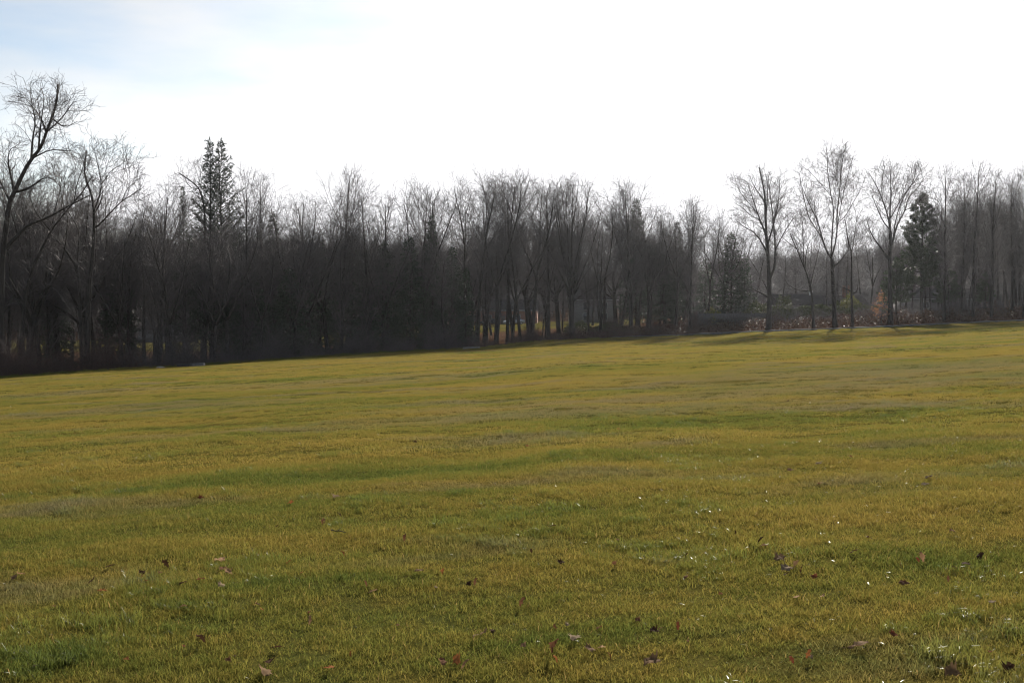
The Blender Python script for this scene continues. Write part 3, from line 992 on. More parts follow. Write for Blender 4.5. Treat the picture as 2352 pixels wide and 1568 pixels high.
for px, top, off in [(712, 232, 60), (738, 224, 70), (770, 236, 66), (795, 245, 74), (812, 224, 80), (838, 240, 70), (862, 222, 78), (884, 234, 64), (905, 228, 58),
                     (925, 214, 40), (938, 205, 30), (955, 200, 34), (968, 205, 50), (980, 200, 28), (998, 198, 36), (1008, 205, 52), (1020, 196, 30), (1036, 200, 44), (1055, 200, 24), (870, 228, 52), (892, 222, 48), (900, 236, 40), (912, 226, 58), (846, 238, 60), (826, 240, 56), (780, 242, 58), (756, 236, 60), (930, 222, 22), (941, 216, 46), (950, 226, 60), (960, 210, 18), (966, 222, 64), (975, 206, 38), (984, 214, 58), (990, 202, 20), (1003, 216, 66),
                     (1013, 200, 18), (1016, 212, 48), (1027, 208, 60), (1032, 196, 14), (1042, 212, 30)]:
    put_tree(rr.choice(['forest', 'narrow', 'fork']), px, top, off, None, None, rr.uniform(.8, 1.1))

ORD = ['leftmost', 'second from left', 'third from left', 'fourth from left', 'fifth from left', 'sixth from left', 'seventh from left', 'eighth from left',
       'ninth from left', 'tenth from left', 'eleventh from left', 'twelfth from left']
ZONES = [(-99, 30, 'under the tallest leaning tree at left'), (30, 62, 'left of the V-split tree'), (62, 100, 'around the V-split tree'), (100, 140, 'below the long reaching limb'),
         (140, 180, 'left of the clump-topped spruce'), (180, 222, 'around the twin spruces'), (222, 262, 'just right of the twin spruces'), (262, 300, 'well right of the twin spruces'),
         (300, 340, 'left of the airy lone crown'), (340, 380, 'right of the airy lone crown'), (380, 420, 'left of the shaggy hemlocks'), (420, 465, 'behind the shaggy hemlocks'),
         (465, 505, 'left of the parked cars'), (505, 545, 'right of the parked cars'), (545, 600, 'around the big fan-shaped tree'), (600, 650, 'by the tall dark spruce'),
         (650, 720, 'left of the board fence'), (720, 800, 'behind the house roof'), (800, 880, 'behind the tallest right-hand tree'), (880, 950, 'behind the shaggy pine'), (950, 1100, 'behind the row at the right edge')]
KW = dict(forest='straight bare tree', fork='forked bare tree', sapling='thin bare sapling', narrow='upright bare tree', oak='crooked bare tree', oval='bare tree', fan='fanning bare tree')
from collections import defaultdict
bins = defaultdict(list)
for t in TREES:
    if t[4]: continue
    zi = next(i for i, zc in enumerate(ZONES) if zc[0] <= t[1] < zc[1])
    bins[zi, t[3], t[2] > 31].append(t)
for (zi, kind, deep), ts in bins.items():
    ts.sort(key=lambda t: t[1])
    dw = 'deep ' if deep else 'front-row '
    if zi >= 17: dw = ''
    for i, t in enumerate(ts):
        n = '' if len(ts) == 1 else ', ' + ('right one of two' if len(ts) == 2 and i else 'left one of two' if len(ts) == 2 else ORD[i])
        t[0]['label'] = dw + KW[kind] + ' ' + ZONES[zi][2] + n
        t[0]['group'] = 'bare trees filling the woods'


# ------------------------------------------------------------------ evergreens
def needles(r, P, Dr, L, W, droop=0.):
    """thin leaf-like strips at points P along directions Dr"""
    n = len(P)
    d = Dr / np.maximum(np.linalg.norm(Dr, axis=1, keepdims=True), 1e-6)
    d[:, 2] -= droop
    d /= np.linalg.norm(d, axis=1, keepdims=True)
    q = r.normal(0, 1, (n, 3)); s = np.cross(d, q); s /= np.maximum(np.linalg.norm(s, axis=1, keepdims=True), 1e-6)
    L = L * (.6 + .8 * r.rand(n))[:, None]; W = W * (.6 + .8 * r.rand(n))[:, None] / 2
    V = np.stack([P - s * W * .5, P + d * L * .5 - s * W, P + d * L, P + d * L * .5 + s * W], 1).reshape(-1, 3)
    f = np.arange(n)[:, None] * 4 + np.array([[0, 1, 2, 3]])
    return V, f, np.repeat(r.rand(n), 4)


def conifer(seed, H, W, style, trunk_r):
    """returns trunk+limb mesh and foliage mesh. style: spruce (sparse, upswept tips), hemlock (dense, drooping), pine (bushy clumps)"""
    r = random.Random(seed); nr = np.random.RandomState(seed)
    stem = grow(r, Vector((0, 0, -.3)), Vector((0, 0, 1)), H + .2, trunk_r, .015, 14, .008, .05)
    lines = []; P = []; Dr = []
    z = H * (.10 if style != 'pine' else .22)
    k = 0
    while z < H * .985:
        t = z / H
        if style == 'spruce':
            prof = (1 - t) ** 1.08 * (1 if t > .25 else .6 + 1.6 * t); n = 4; gap = .60 * (1 - .45 * t)
        elif style == 'hemlock':
            prof = (1 - t) ** .7; n = 7; gap = .42
        else:
            prof = .55 * math.sin(min(1, (1 - t) * 2.2) * 1.57) + .45 * (1 - t) * r.uniform(.4, 1.5); n = 5; gap = .75
        for i in range(n):
            a = k * 2.4 + i * 6.283 / n + r.gauss(0, .3)
            L = W * prof * r.uniform(.6, 1.12) + .25
            el = {'spruce': .30 + .38 * t, 'hemlock': .15 + .3 * t, 'pine': .1 + .35 * t}[style] + r.gauss(0, .12)
            p0 = Vector((0, 0, z + r.uniform(-.25, .25)))
            d = Vector((math.cos(a) * math.cos(el), math.sin(a) * math.cos(el), math.sin(el)))
            if style == 'hemlock': up = -.10
            elif style == 'spruce': up = .05
            else: up = .04
            br = grow(r, p0, d, L, max(.012, .022 * L ** .8), .008, 6, .05, up)
            lines.append(br)
            sub = sprout(r, [br], 2.6 if style != 'pine' else 1.6, .9, lambda L_, t_, p_: (.30 if style != 'spruce' else .16) * L_ * (1.05 - t_) + .26, 3, .08, -.05 if style != 'pine' else .08, .006, .5, .18)
            lines += [s for s in sub if r.random() < .35]
            for pts, rad in sub + [br]:
                Ls = sum((pts[j + 1] - pts[j]).length for j in range(len(pts) - 1))
                m = int(Ls * {'spruce': 19 + 22 * max(0, (t - .72) / .28), 'hemlock': 26, 'pine': 24}[style]) + 1
                for _ in range(m):
                    u = r.random() ** (.8 if style != 'pine' else .35) * (len(pts) - 1)
                    if (pts, rad) == br and u < (len(pts) - 1) * .3: continue
                    j = min(int(u), len(pts) - 2)
                    q = pts[j].lerp(pts[j + 1], u - j); ax = pts[j + 1] - pts[j]
                    if style == 'pine':
                        for __ in range(5):
                            P.append(q + rv(r) * .10); Dr.append(ax.normalized() * .5 + rv(r) * .55 + Vector((0, 0, .35)))
                    else:
                        P.append(q); Dr.append(ax.normalized() + rv(r) * .45)
        z += gap; k += 1
    for _ in range(60):
        u = r.random(); P.append(Vector((0, 0, H * (.95 + .055 * u)))); Dr.append(rv(r) + Vector((0, 0, 1.2)))
    P = np.array([tuple(p) for p in P]); Dr = np.array([tuple(p) for p in Dr])
    ln, wd, dr = {'spruce': (.20, .065, .45), 'hemlock': (.22, .075, .35), 'pine': (.32, .065, -.1)}[style]
    V, f, rd = needles(nr, P, Dr, ln, wd, dr)
    fol = mesh_np('foliage', V, [f], {'rnd': ('FLOAT', rd)})
    m = MB(); m.tube(*stem, 7)
    tv, tq = segs_np(np.array([tuple(l[0][i]) for l in lines for i in range(len(l[0]) - 1)]), np.array([tuple(l[0][i + 1]) for l in lines for i in range(len(l[0]) - 1)]),
                     np.array([l[1][i] for l in lines for i in range(len(l[0]) - 1)]), np.array([l[1][i + 1] for l in lines for i in range(len(l[0]) - 1)]))
    bv = np.array(m.V); nb = len(bv)
    tm = mesh_np('trunk', np.concatenate([bv, tv]), [np.concatenate([np.array(m.Q).reshape(-1, 4), tq[0] + nb]), np.array(m.T).reshape(-1, 3)])
    return tm, fol


CON = {}
for key, a in dict(spruceA=(1, 26, 8.2, 'spruce', .30), spruceB=(2, 26, 11.0, 'spruce', .30), spruceC=(3, 20, 4.8, 'spruce', .22), hemA=(4, 14, 3.4, 'hemlock', .22), hemB=(5, 14, 3.0, 'hemlock', .2),
                   pineA=(6, 19, 4.2, 'pine', .28), pineB=(7, 12, 3.6, 'pine', .22), denseA=(8, 20, 4.4, 'hemlock', .26)).items():
    tm, fm = conifer(*a)
    tm.materials.append(M['bark']); fm.materials.append(M['pine' if 'pine' in key else 'needle'])
    CON[key] = (tm, fm, a[1])


def evergreen(key, name, px, top, off, label, group=None, wid=1., D=None, rz=None):
    e = float(np.interp(px, GX, E_px)); D = D or e + off
    x = (px - 512) / F * D; z = zz(x, D)
    tm, fm, H = CON[key]
    s = (at(px, top, D).z - z) / H
    o = empty(name, (x, D, z)); o.scale = (s * wid, s * wid, s); o.rotation_euler = (0, 0, px * 1.7 if rz is None else rz)
    obj('trunk', tm, None, o); obj('foliage', fm, None, o)
    tag(o, label, 'tree', group)
    return o


evergreen('spruceA', 'spruce_tree', 211, 138, 30, 'left one of the tall sparse twin spruces', 'twin spruces', .95)
evergreen('spruceB', 'spruce_tree', 222.5, 139, 30, 'right one of the tall sparse twin spruces', 'twin spruces', 1.0)
evergreen('spruceC', 'spruce_tree', 184, 187, 22, 'small spruce with a dark clump top, left of the twin spruces', None, .75)
EG = 'dark evergreens inside the woods'
for key, px, top, off, wid, lab in [
    ('denseA', 274, 212, 22, .65, 'dark pointed spruce right of the twin spruces'),
    ('hemA', 250, 262, 15, 1.2, 'drooping evergreen with pale branch tips beside the twin spruces'),
    ('hemB', 236, 240, 26, 1.0, 'dark evergreen behind the right twin spruce'),
    ('hemB', 320, 238, 18, .9, 'dark evergreen below the airy lone crown, on its left'),
    ('hemA', 352, 232, 16, 1.0, 'dark evergreen below the airy lone crown, on its right'),
    ('hemB', 384, 242, 13, 1.0, 'leftmost of the shaggy hemlocks in the middle woods'),
    ('hemA', 410, 236, 11, .9, 'shaggy hemlock with paler hanging branches'),
    ('denseA', 432, 214, 14, .62, 'tallest dark hemlock in the middle woods'),
    ('hemA', 452, 246, 12, .85, 'shaggy hemlock right of the tallest one'),
    ('hemB', 466, 268, 9, .8, 'short hemlock at the right end of the hemlock clump'),
    ('hemB', 290, 268, 10, 1.3, 'low broad evergreen at the foot of the woods'),
    ('hemA', 120, 262, 24, 1.1, 'dim evergreen under the long reaching limb'),
    ('hemB', 55, 270, 30, 1.1, 'dim evergreen at the left end of the woods'),
    ('denseA', 636, 199, 22, .78, 'tall dark spruce rising inside the round-topped bare tree'),
    ('denseA', 677, 221, 20, .7, 'dark pointed spruce right of the tall one'),
    ('hemA', 664, 262, 13, 1.5, 'broad loose evergreen spreading left of the fence'),
    ('hemB', 705, 258, 15, 1.3, 'broad evergreen behind the left end of the fence'),
    ('hemA', 731, 232, 16, 1.0, 'dark bulky hemlock behind the board fence'),
    ('hemB', 744, 254, 18, 1.1, 'smaller hemlock beside the bulky one behind the fence'),
]:
    evergreen(key, 'evergreen_tree', px, top, off, lab, EG, wid)
evergreen('pineA', 'pine_tree', 921, 193, 12, 'shaggy pine with bushy clumped top right of the V-crowned tree', 'pines on the right', 1.0)
evergreen('pineB', 'pine_tree', 896, 262, 9, 'low spreading pine with layered branches under the shaggy pine', 'pines on the right', 1.2)
evergreen('pineB', 'pine_tree', 948, 268, 14, 'dim low pine right of the shaggy pine', 'pines on the right', 1.2)
evergreen('pineB', 'pine_tree', 985, 272, 22, 'dim low pine near the right edge', 'pines on the right', 1.0)


# ------------------------------------------------------------------ leafy shrubs, hedge, beech
def blob_leaves(seed, n, dims, size, shell=.75, flat=0):
    r = np.random.RandomState(seed)
    d = r.normal(0, 1, (n, 3)); d /= np.linalg.norm(d, axis=1, keepdims=True)
    d[:, 2] = np.abs(d[:, 2])
    rad = shell + (1 - shell) * r.rand(n)
    lump = 1 + .10 * np.sin(d[:, 0] * 7 + seed) + .08 * np.sin(d[:, 1] * 9 + d[:, 2] * 8)
    P = d * (rad * lump)[:, None] * np.array(dims)
    V, f, rd = needles(r, P, d + r.normal(0, .7, (n, 3)), size, size * .6)
    return V, f, rd


def shrub(name, label, cat, px, D, w, h, mat, n=2600, size=.22, group=None):
    x = (px - 512) / F * D; z = zz(x, D)
    o = empty(name, (x, D, z))
    V, f, rd = blob_leaves(int(px), n, (w / 2, w / 2, h), size)
    obj('foliage', mesh_np('foliage', V, [f], {'rnd': ('FLOAT', rd)}), M[mat], o)
    r = random.Random(int(px)); m = MB()
    for i in range(7):
        a = i * .9; g = grow(r, Vector((0, 0, -.1)), Vector((math.cos(a) * .5, math.sin(a) * .5, 1)), h * .8, .04, .012, 5, .1, .02); m.tube(*g, 5)
    obj('stem', m.mesh('stem'), M['bark'], o)
    tag(o, label, cat, group)
    return o


def top_h(px, row, D):
    return at(px, row, D).z - zz((px - 512) / F * D, D)


for px, D, row, w, mat, lab in [
    (784, 164, 296, 3.0, 'hedge', 'clipped dome shrub left of the house roof'),
    (850, 166, 295, 3.3, 'yellow', 'yellow-topped rounded shrub right of the house roof'),
    (836, 167, 303, 2.2, 'hedge', 'small round shrub with bright tips behind the hedge'),
    (757, 163, 302, 4.4, 'hedge', 'wide pale-topped shrub behind the right end of the fence'),
    (712, 160, 309, 3.4, 'yellow', 'low yellow-green shrub over the left end of the fence'),
    (579, 172, 322, 4.5, 'hedge', 'low dark shrub below the grey house in the woods'),
    (611, 160, 323, 5.0, 'hedge', 'dark mounded shrub right of the fan-shaped tree'),
    (628, 158, 326, 4.0, 'ivy', 'brown mounded shrub under the round-topped bare tree'),
    (356, 129, 349.5, 1.5, 'ivy', 'tiny pale dry bush at the grass edge below the airy lone crown'),
]:
    shrub('shrub', lab, 'shrub', px, D, w, max(.5, top_h(px, row, D)), mat)

# long hedge behind the leaf bank
hd = MB(); Vh = []; fh = []; rh = []; nn = 0
rs = np.random.RandomState(3)
hx0, hx1, hD = 768, 888, 158.0
xa, xb = (hx0 - 512) / F * hD, (hx1 - 512) / F * hD
n = 14000
X = rs.uniform(xa, xb, n); u = rs.rand(n); side = rs.randint(0, 3, n)
zt = np.array([at(512, 308, hD).z] * n) + .25 * np.sin(X * .9) + .12 * np.sin(X * 2.3)
zb = Z(X, np.full(n, hD))
Yh = hD + np.where(side == 0, -.7, np.where(side == 1, .7, rs.uniform(-.7, .7, n))) + rs.normal(0, .12, n)
Zh = np.where(side == 2, zt, zb + (zt - zb) * u) + rs.normal(0, .1, n)
V, f, rd = needles(rs, np.stack([X, Yh, Zh], -1), rs.normal(0, 1, (n, 3)) + np.array([0, -.3, .5]), .24, .13)
ho = empty('hedge', ((xa + xb) / 2, hD, float(zb.mean())))
V = V - np.array(ho.location)
obj('foliage', mesh_np('foliage', V, [f], {'rnd': ('FLOAT', rd)}), M['hedge'], ho)
m = MB(); r = random.Random(2)
for i in range(40):
    x = xa + (xb - xa) * (i + .5) / 40
    g = grow(r, Vector((x, hD, zz(x, hD) - .2)) - ho.location, Vector((0, 0, 1)), 2.0, .05, .02, 4, .15, .02); m.tube(*g, 5)
obj('stem', m.mesh('stem'), M['bark'], ho)
tag(ho, 'long dark clipped hedge behind the leafy bank, in front of the house', 'hedge')

# young beech keeping its orange leaves
D = 145.5; px = 881; x = (px - 512) / F * D; z = zz(x, D)
bo = empty('beech_sapling', (x, D, z)); r = random.Random(4)
bh = top_h(px, 291, D)
stem = grow(r, Vector((0, 0, -.2)), Vector((.05, 0, 1)), bh, .05, .012, 8, .03, .03)
lb = sprout(r, [stem], 3.2, 1.25, lambda L, t, p: 1.5 * (1.1 - .6 * t), 5, .06, -.01, .008, .4, .22)
lb2 = sprout(r, lb, 4, .8, lambda L, t, p: .5, 3, .08, 0, .005, .5, .2)
obj('trunk', trunk_mesh('trunk', [stem], 6), M['bark'], bo)
obj('twig', segs_mesh('twig', lb + lb2), M['twig'], bo)
P = []; Dv = []
for pts, rad in lb + lb2:
    for p in pts[1:]:
        if p.x > .9 or p.z < .6: continue
        for _ in range(2): P.append(tuple(p + rv(r) * .05)); Dv.append(tuple(rv(r) * .6 + Vector((0, 0, -.5))))
V, f, rd = needles(np.random.RandomState(1), np.array(P), np.array(Dv), .16, .11)
obj('leaves', mesh_np('leaves', V, [f], {'rnd': ('FLOAT', rd)}), M['beech'], bo)
tag(bo, 'young beech with bright orange leaves in front of the V-crowned tree', 'tree')


# ------------------------------------------------------------------ undergrowth and leaf bank (uncountable)
def strip_points(rs, n, p0, p1, o0, o1):
    p = rs.uniform(p0, p1, n); e = np.interp(p, GX, E_px); y = e + o0 + (o1 - o0) * rs.rand(n)
    x = (p - 512) / F * y
    return p, x, y, Z(x, y)


def thicket(name, seed, n, p0, p1, o0, o1, h0, h1, mat, label):
    rs = np.random.RandomState(seed)
    p, x, y, z = strip_points(rs, n, p0, p1, o0, o1)
    h = (h0 + (h1 - h0) * rs.rand(n) ** 1.8) * (.65 + .5 * np.sin(p * .11) * np.sin(p * .037 + 1) + .25 * np.sin(p * .31))
    h = np.maximum(h, .35)
    A = [[], [], [], []]
    b = np.stack([x, y, z - .1], -1)
    lean = rs.normal(0, .32, (n, 2))
    m_ = b + np.stack([lean[:, 0] * h * .5, lean[:, 1] * h * .5, h * .55], -1)
    t_ = m_ + np.stack([lean[:, 0] * h * .9 + rs.normal(0, .2, n), lean[:, 1] * h * .7, h * .45 * rs.uniform(.3, 1, n)], -1)
    r0 = .006 + .008 * rs.rand(n)
    segs = [(b, m_, r0, r0 * .75), (m_, t_, r0 * .75, r0 * .4)]
    for k in range(7):
        q = rs.rand(n)[:, None]
        o = np.where(rs.rand(n, 1) < .4, b + (m_ - b) * (.4 + .6 * q), m_ + (t_ - m_) * q)
        d = rs.normal(0, 1, (n, 3)); d[:, 2] = np.abs(d[:, 2]) * .8 + .1
        l = h * rs.uniform(.12, .38, n)
        segs.append((o, o + d * l[:, None] * .6, r0 * .5, r0 * .3))
    P0, P1, R0, R1 = [np.concatenate([s[i] for s in segs]) for i in range(4)]
    o = obj(name, mesh_np(name, *segs_np(P0, P1, R0, R1)), M[mat])
    tag(o, label, 'undergrowth', kind='stuff')
    return o


thicket('brushwood', 1, 9500, -45, 140, .8, 18, .9, 4.6, 'redtwig', 'reddish brown brush tangled under the left trees')
thicket('undergrowth', 2, 16000, 120, 480, .8, 20, .8, 4.8, 'twig', 'dark twiggy undergrowth along the foot of the woods')
thicket('scrub', 3, 8500, 455, 700, 1.0, 16, .4, 2.6, 'redtwig', 'low thin scrub below the middle trees')
thicket('hedgerow_scrub', 4, 6500, 690, 1080, 6, 20, .6, 3.0, 'twig', 'twiggy scrub on top of the leafy bank')


def leaf_carpet(name, seed, n, p0, p1, o0, o1, size, hmax, mat, label, cat):
    rs = np.random.RandomState(seed)
    p, x, y, z = strip_points(rs, n, p0, p1, o0, o1)
    clump = .5 + .5 * np.sin(p * .21 + 1.1 * np.sin(p * .063)) * np.sin(p * .083 + y * .3)
    P = np.stack([x, y, z + .02 + hmax * clump * rs.rand(n) ** 1.5], -1)
    V, f, rd = needles(rs, P, rs.normal(0, 1, (n, 3)) + np.array([0, 0, .2]), size, size * .75)
    o = obj(name, mesh_np(name, V, [f], {'rnd': ('FLOAT', rd)}), M[mat])
    tag(o, label, cat, kind='stuff')


leaf_carpet('leaf_bank', 5, 21000, 560, 1085, 2.7, 12, .17, .75, 'litter', 'russet leaves heaped on the low bank behind the path', 'leaf litter')
leaf_carpet('leaf_litter', 6, 9000, 440, 640, .6, 14, .14, .12, 'litter', 'brown fallen leaves on the floor of the middle woods', 'leaf litter')
leaf_carpet('ivy_cover', 7, 7000, 600, 1085, 4, 14, .16, 1.1, 'ivy', 'dark trailing ground cover on the upper part of the bank', 'ground cover')

# far wooded hillside: one mass
fp = []; r = random.Random(90)
for k in range(4):
    stem = grow(r, Vector((0, 0, -.5)), Vector((0, 0, 1)), 9.5, .16, .04, 6, .05, .02)
    a = sprout(r, [stem], 2.6, .7, lambda L, t, p: 3.0 * (1.15 - t), 4, .1, .06, .05, .4, .2)
    b = sprout(r, a, 2.4, .75, lambda L, t, p: 1.3, 3, .15, .04, .034, .6, .15)
    c = sprout(r, b, 2.6, .7, lambda L, t, p: .7, 1, .1, .04, .026, .6, .2)
    ln = [stem] + a + b + c
    P0 = np.array([tuple(l[0][i]) for l in ln for i in range(len(l[0]) - 1)]); P1 = np.array([tuple(l[0][i + 1]) for l in ln for i in range(len(l[0]) - 1)])
    R0 = np.array([l[1][i] for l in ln for i in range(len(l[0]) - 1)]); R1 = np.array([l[1][i + 1] for l in ln for i in range(len(l[0]) - 1)])
    V, fq = segs_np(P0, P1, R0, R1)
    fp.append((V, fq, np.zeros(len(V))))
rs = np.random.RandomState(12)
fs_ = [[[], [], []] for _ in range(4)]
for i in range(2600):
    y = 282 + 190 * rs.rand(); x = rs.uniform(-.60, .60) * y
    k = rs.randint(4); s = rs.uniform(.65, 1.3)
    fs_[k][0].append((x, y, zz(x, y))); fs_[k][1].append((0, 0, rs.uniform(0, 6.28))); fs_[k][2].append((s * 1.2, s * 1.2, s))
fw = scatter_object('far_wood', fp, [tuple(np.array(a) for a in s) for s in fs_], M['twig'])
tag(fw, 'grey leafless wood covering the far hillside', 'wood', kind='stuff')


# ------------------------------------------------------------------ houses, fences, cars, small things
def house(name, label, px, D, w, d, hw, hr, rz, wallm, roofm, windows, chimney=None, vent=None, gutter=True, door=None):
    x = (px - 512) / F * D; z = zz(x, D) - .3
    o = empty(name, (x, D, z)); o.rotation_euler = (0, 0, rz)
    m = MB(); m.box((0, 0, hw / 2), (w, d, hw)); obj('wall', m.mesh('wall'), M[wallm], o)
    m = MB(); ov = .45; t = .16
    W = w / 2 + ov; Dp = d / 2 + ov
    for s in (-1, 1):
        m.add([(-W, s * Dp, hw - .12), (W, s * Dp, hw - .12), (W, 0, hw + hr), (-W, 0, hw + hr), (-W, s * Dp, hw - .12 + t), (W, s * Dp, hw - .12 + t), (W, 0, hw + hr + t), (-W, 0, hw + hr + t)],
              [(0, 1, 2, 3), (4, 7, 6, 5), (0, 4, 5, 1), (1, 5, 6, 2), (3, 7, 4, 0)])
    for s in (-1, 1):   # gable walls
        m.add([(s * (w / 2 - .01), -d / 2, hw), (s * (w / 2 - .01), d / 2, hw), (s * (w / 2 - .01), 0, hw + hr - .05)], [(0, 1, 2)])
    rf = obj('roof', m.mesh('roof'), M[roofm], o)
    if chimney:
        m = MB(); m.box((chimney[0], chimney[1], hw + hr * .5 + .9), (1.3, .8, hr + 2.0), .02)
        ch = obj('chimney', m.mesh('chimney'), M['brick'], rf)
    if vent:
        m = MB(); m.tube([(vent, -.5, hw + hr * .75), (vent, -.5, hw + hr + .55)], [.16, .16], 10); m.tube([(vent, -.5, hw + hr + .55), (vent, -.5, hw + hr + .8)], [.45, .40], 12)
        obj('roof_vent', m.mesh('roof_vent'), M['metal'], rf)
    if gutter:
        m = MB(); m.box((0, -Dp - .07, hw + .02), (w + .9, .14, .16)); obj('gutter', m.mesh('gutter'), M['trim'], rf)
    for wx, wz, ww, wh in windows:
        m = MB()
        for sx in (-1, 1): m.box((wx + sx * (ww / 2 + .05), -d / 2 - .04, wz), (.1, .1, wh + .2))
        for sz in (-1, 1): m.box((wx, -d / 2 - .04, wz + sz * (wh / 2 + .05)), (ww, .1, .1))
        wo = obj('window', m.mesh('window'), M['trim'], o)
        m = MB(); m.box((wx, -d / 2 - .02, wz), (ww, .05, wh)); obj('pane', m.mesh('pane'), M['glass'], wo)
    if door:
        m = MB(); m.box((door, -d / 2 - .03, 1.15), (1., .08, 2.1)); do = obj('door', m.mesh('door'), M['brownboard'], o)
        m = MB(); m.box((door + .38, -d / 2 - .1, 1.1), (.06, .08, .14)); obj('handle', m.mesh('handle'), M['metal'], do)
    tag(o, label, 'house')
    return o


house('house', 'low house with a brown shingle roof and metal vent beyond the hedge', 816, 215, 17, 9, 2.7, 2.0, R(4), 'siding', 'shingle', [(-5, 1.6, 1.5, 1.1), (1, 1.6, 1.5, 1.1), (5.2, 1.6, 1.2, 1.1)], (5.5, -1.2), -1.4, False, -2)
house('house', 'long house with white gutters seen through the trunks behind the parked cars', 500, 252, 17, 9, 3.4, 2.4, R(-3), 'brick', 'shingle', [(-6, 1.7, 1.6, 1.3), (-2.5, 1.7, 1.6, 1.3), (4, 1.7, 1.6, 1.3)], None, None, True, 1)
house('house', 'grey sided house among the trunks right of the fan-shaped tree', 592, 235, 9, 8, 5.0, 2.4, R(5), 'siding', 'shingle', [(-2, 3.8, 1.0, 1.4), (2, 3.8, 1.0, 1.4), (-2, 1.5, 1.0, 1.4), (2, 1.5, 1.0, 1.4)], None, None, True)
house('house', 'dim low house behind the fence near the right edge', 935, 225, 14, 9, 2.8, 2.2, R(2), 'siding', 'shingle', [(-4, 1.6, 1.5, 1.1), (3, 1.6, 1.5, 1.1)], None, None, True, 0)
house('house', 'pale house glimpsed through the woods left of the twin spruces', 150, 262, 15, 9, 3.0, 2.2, R(8), 'siding', 'shingle', [(-4, 1.6, 1.5, 1.1), (3, 1.6, 1.5, 1.1)], None, None, True, 0)


def fence(name, label, p0, p1, D, row, post, boards, gap, mat, rails=False):
    x0, x1 = (p0 - 512) / F * D, (p1 - 512) / F * D
    n = max(1, round((x1 - x0) / post)); st = (x1 - x0) / n
    o = empty(name, (x0, D, zz(x0, D)))
    top = at(512, row, D).z
    for i in range(n + 1):
        x = x0 + i * st; zb = zz(x, D)
        m = MB(); m.box((x - x0, .0, (top + zb) / 2 - o.location.z), (.12, .12, top - zb + .5), .01)
        obj('post', m.mesh('post'), M[mat], o)
    for i in range(n):
        m = MB(); xa_, xb_ = x0 + i * st + .07, x0 + (i + 1) * st - .07
        zb = max(zz(xa_, D), zz(xb_, D)) - o.location.z; tt = top - .06 - o.location.z
        if rails:
            for k in range(3):
                zz_ = zb + (tt - zb) * (.25 + .35 * k); m.box(((xa_ + xb_) / 2 - x0, 0, zz_), (xb_ - xa_, .05, .13))
        else:
            nb = int((xb_ - xa_) / .15)
            for k in range(nb):
                jx = xa_ + (xb_ - xa_) * (k + .5) / nb - x0
                m.box((jx, (.012 if k % 2 else -.012), (zb + tt) / 2), ((xb_ - xa_) / nb - gap, .022, tt - zb - .02 * (k % 3)))
            for k in (.25, .8): m.box(((xa_ + xb_) / 2 - x0, .06, zb + (tt - zb) * k), (xb_ - xa_, .04, .09))
        obj('panel', m.mesh('panel'), M[mat], o)
    tag(o, label, 'fence')
    return o


fence('board_fence', 'grey vertical board fence above the leaf bank left of the thick-trunked tree', 698, 769, 158.5, 312.5, 2.4, 0, .006, 'board')
fence('board_fence', 'dark brown board fence behind the shaggy pine', 893, 1075, 163, 309, 2.4, 0, .006, 'brownboard')
# short metal post
D = 156.; px = 922.5; x = (px - 512) / F * D; z = zz(x, D)
o = empty('metal_post', (x, D, z)); m = MB(); m.tube([(0, 0, -.2), (0, 0, 1.45)], [.05, .05], 10); obj('pole', m.mesh('pole'), M['metal'], o)
m = MB(); m.tube([(0, 0, 1.45), (0, 0, 1.53)], [.07, .03], 10); obj('cap', m.mesh('cap'), M['metal'], o)
tag(o, 'thin pale metal post on the bank right of the orange beech', 'post')


def car(name, label, px, D, rz, paint, group):
    x = (px - 512) / F * D; z = zz(x, D)
    o = empty(name, (x, D, z)); o.rotation_euler = (0, 0, rz)
    m = MB(); L = 4.5
    prof = [(-2.2, .35), (-2.25, .75), (-2.15, .98), (-1.3, 1.06), (1.1, 1.0), (2.0, .85), (2.22, .68), (2.2, .35)]
    for y0, y1, sc in ((-.86, -.80, .985), (-.80, .80, 1.0), (.80, .86, .985)):
        m.prism([(a * sc, b) for a, b in prof], y0, y1)
    b = obj('body', m.mesh('body'), M[paint], o)
    m = MB(); lo = [(-1.75, -.78), (1.05, -.78), (1.05, .78), (-1.75, .78)]; hi = [(-1.15, -.60), (.35, -.60), (.35, .60), (-1.15, .60)]
    m.add([(a, c, 1.03) for a, c in lo] + [(a, c, 1.46) for a, c in hi], [(0, 1, 5, 4), (1, 2, 6, 5), (2, 3, 7, 6), (3, 0, 4, 7)])
    obj('window_glass', m.mesh('window_glass'), M['glass'], o)
    m = MB(); m.box((-.4, 0, 1.48), (1.6, 1.26, .06), .03); obj('roof', m.mesh('roof'), M[paint], o)
    for wx in (-1.35, 1.35):
        for s in (-1, 1):
            m = MB(); m.tube([(wx, s * .68, .33), (wx, s * .90, .33)], [.33, .33], 16); w = obj('wheel', m.mesh('wheel'), M['tyre'], o)
            m = MB(); m.tube([(wx, s * .88, .33), (wx, s * .915, .33)], [.20, .18], 12); obj('rim', m.mesh('rim'), M['metal'], w)
    for s in (-1, 1):
        m = MB(); m.box((2.2, s * .62, .70), (.08, .32, .14), .02); obj('headlight', m.mesh('headlight'), M['trim'], o)
        m = MB(); m.box((-2.22, s * .62, .85), (.08, .30, .14), .02); obj('tail_light', m.mesh('tail_light'), M['lamp'], o)
        m = MB(); m.box((.75, s * .98, 1.05), (.14, .18, .12), .03); obj('wing_mirror', m.mesh('wing_mirror'), M[paint], o)
    tag(o, label, 'car', group)
    return o


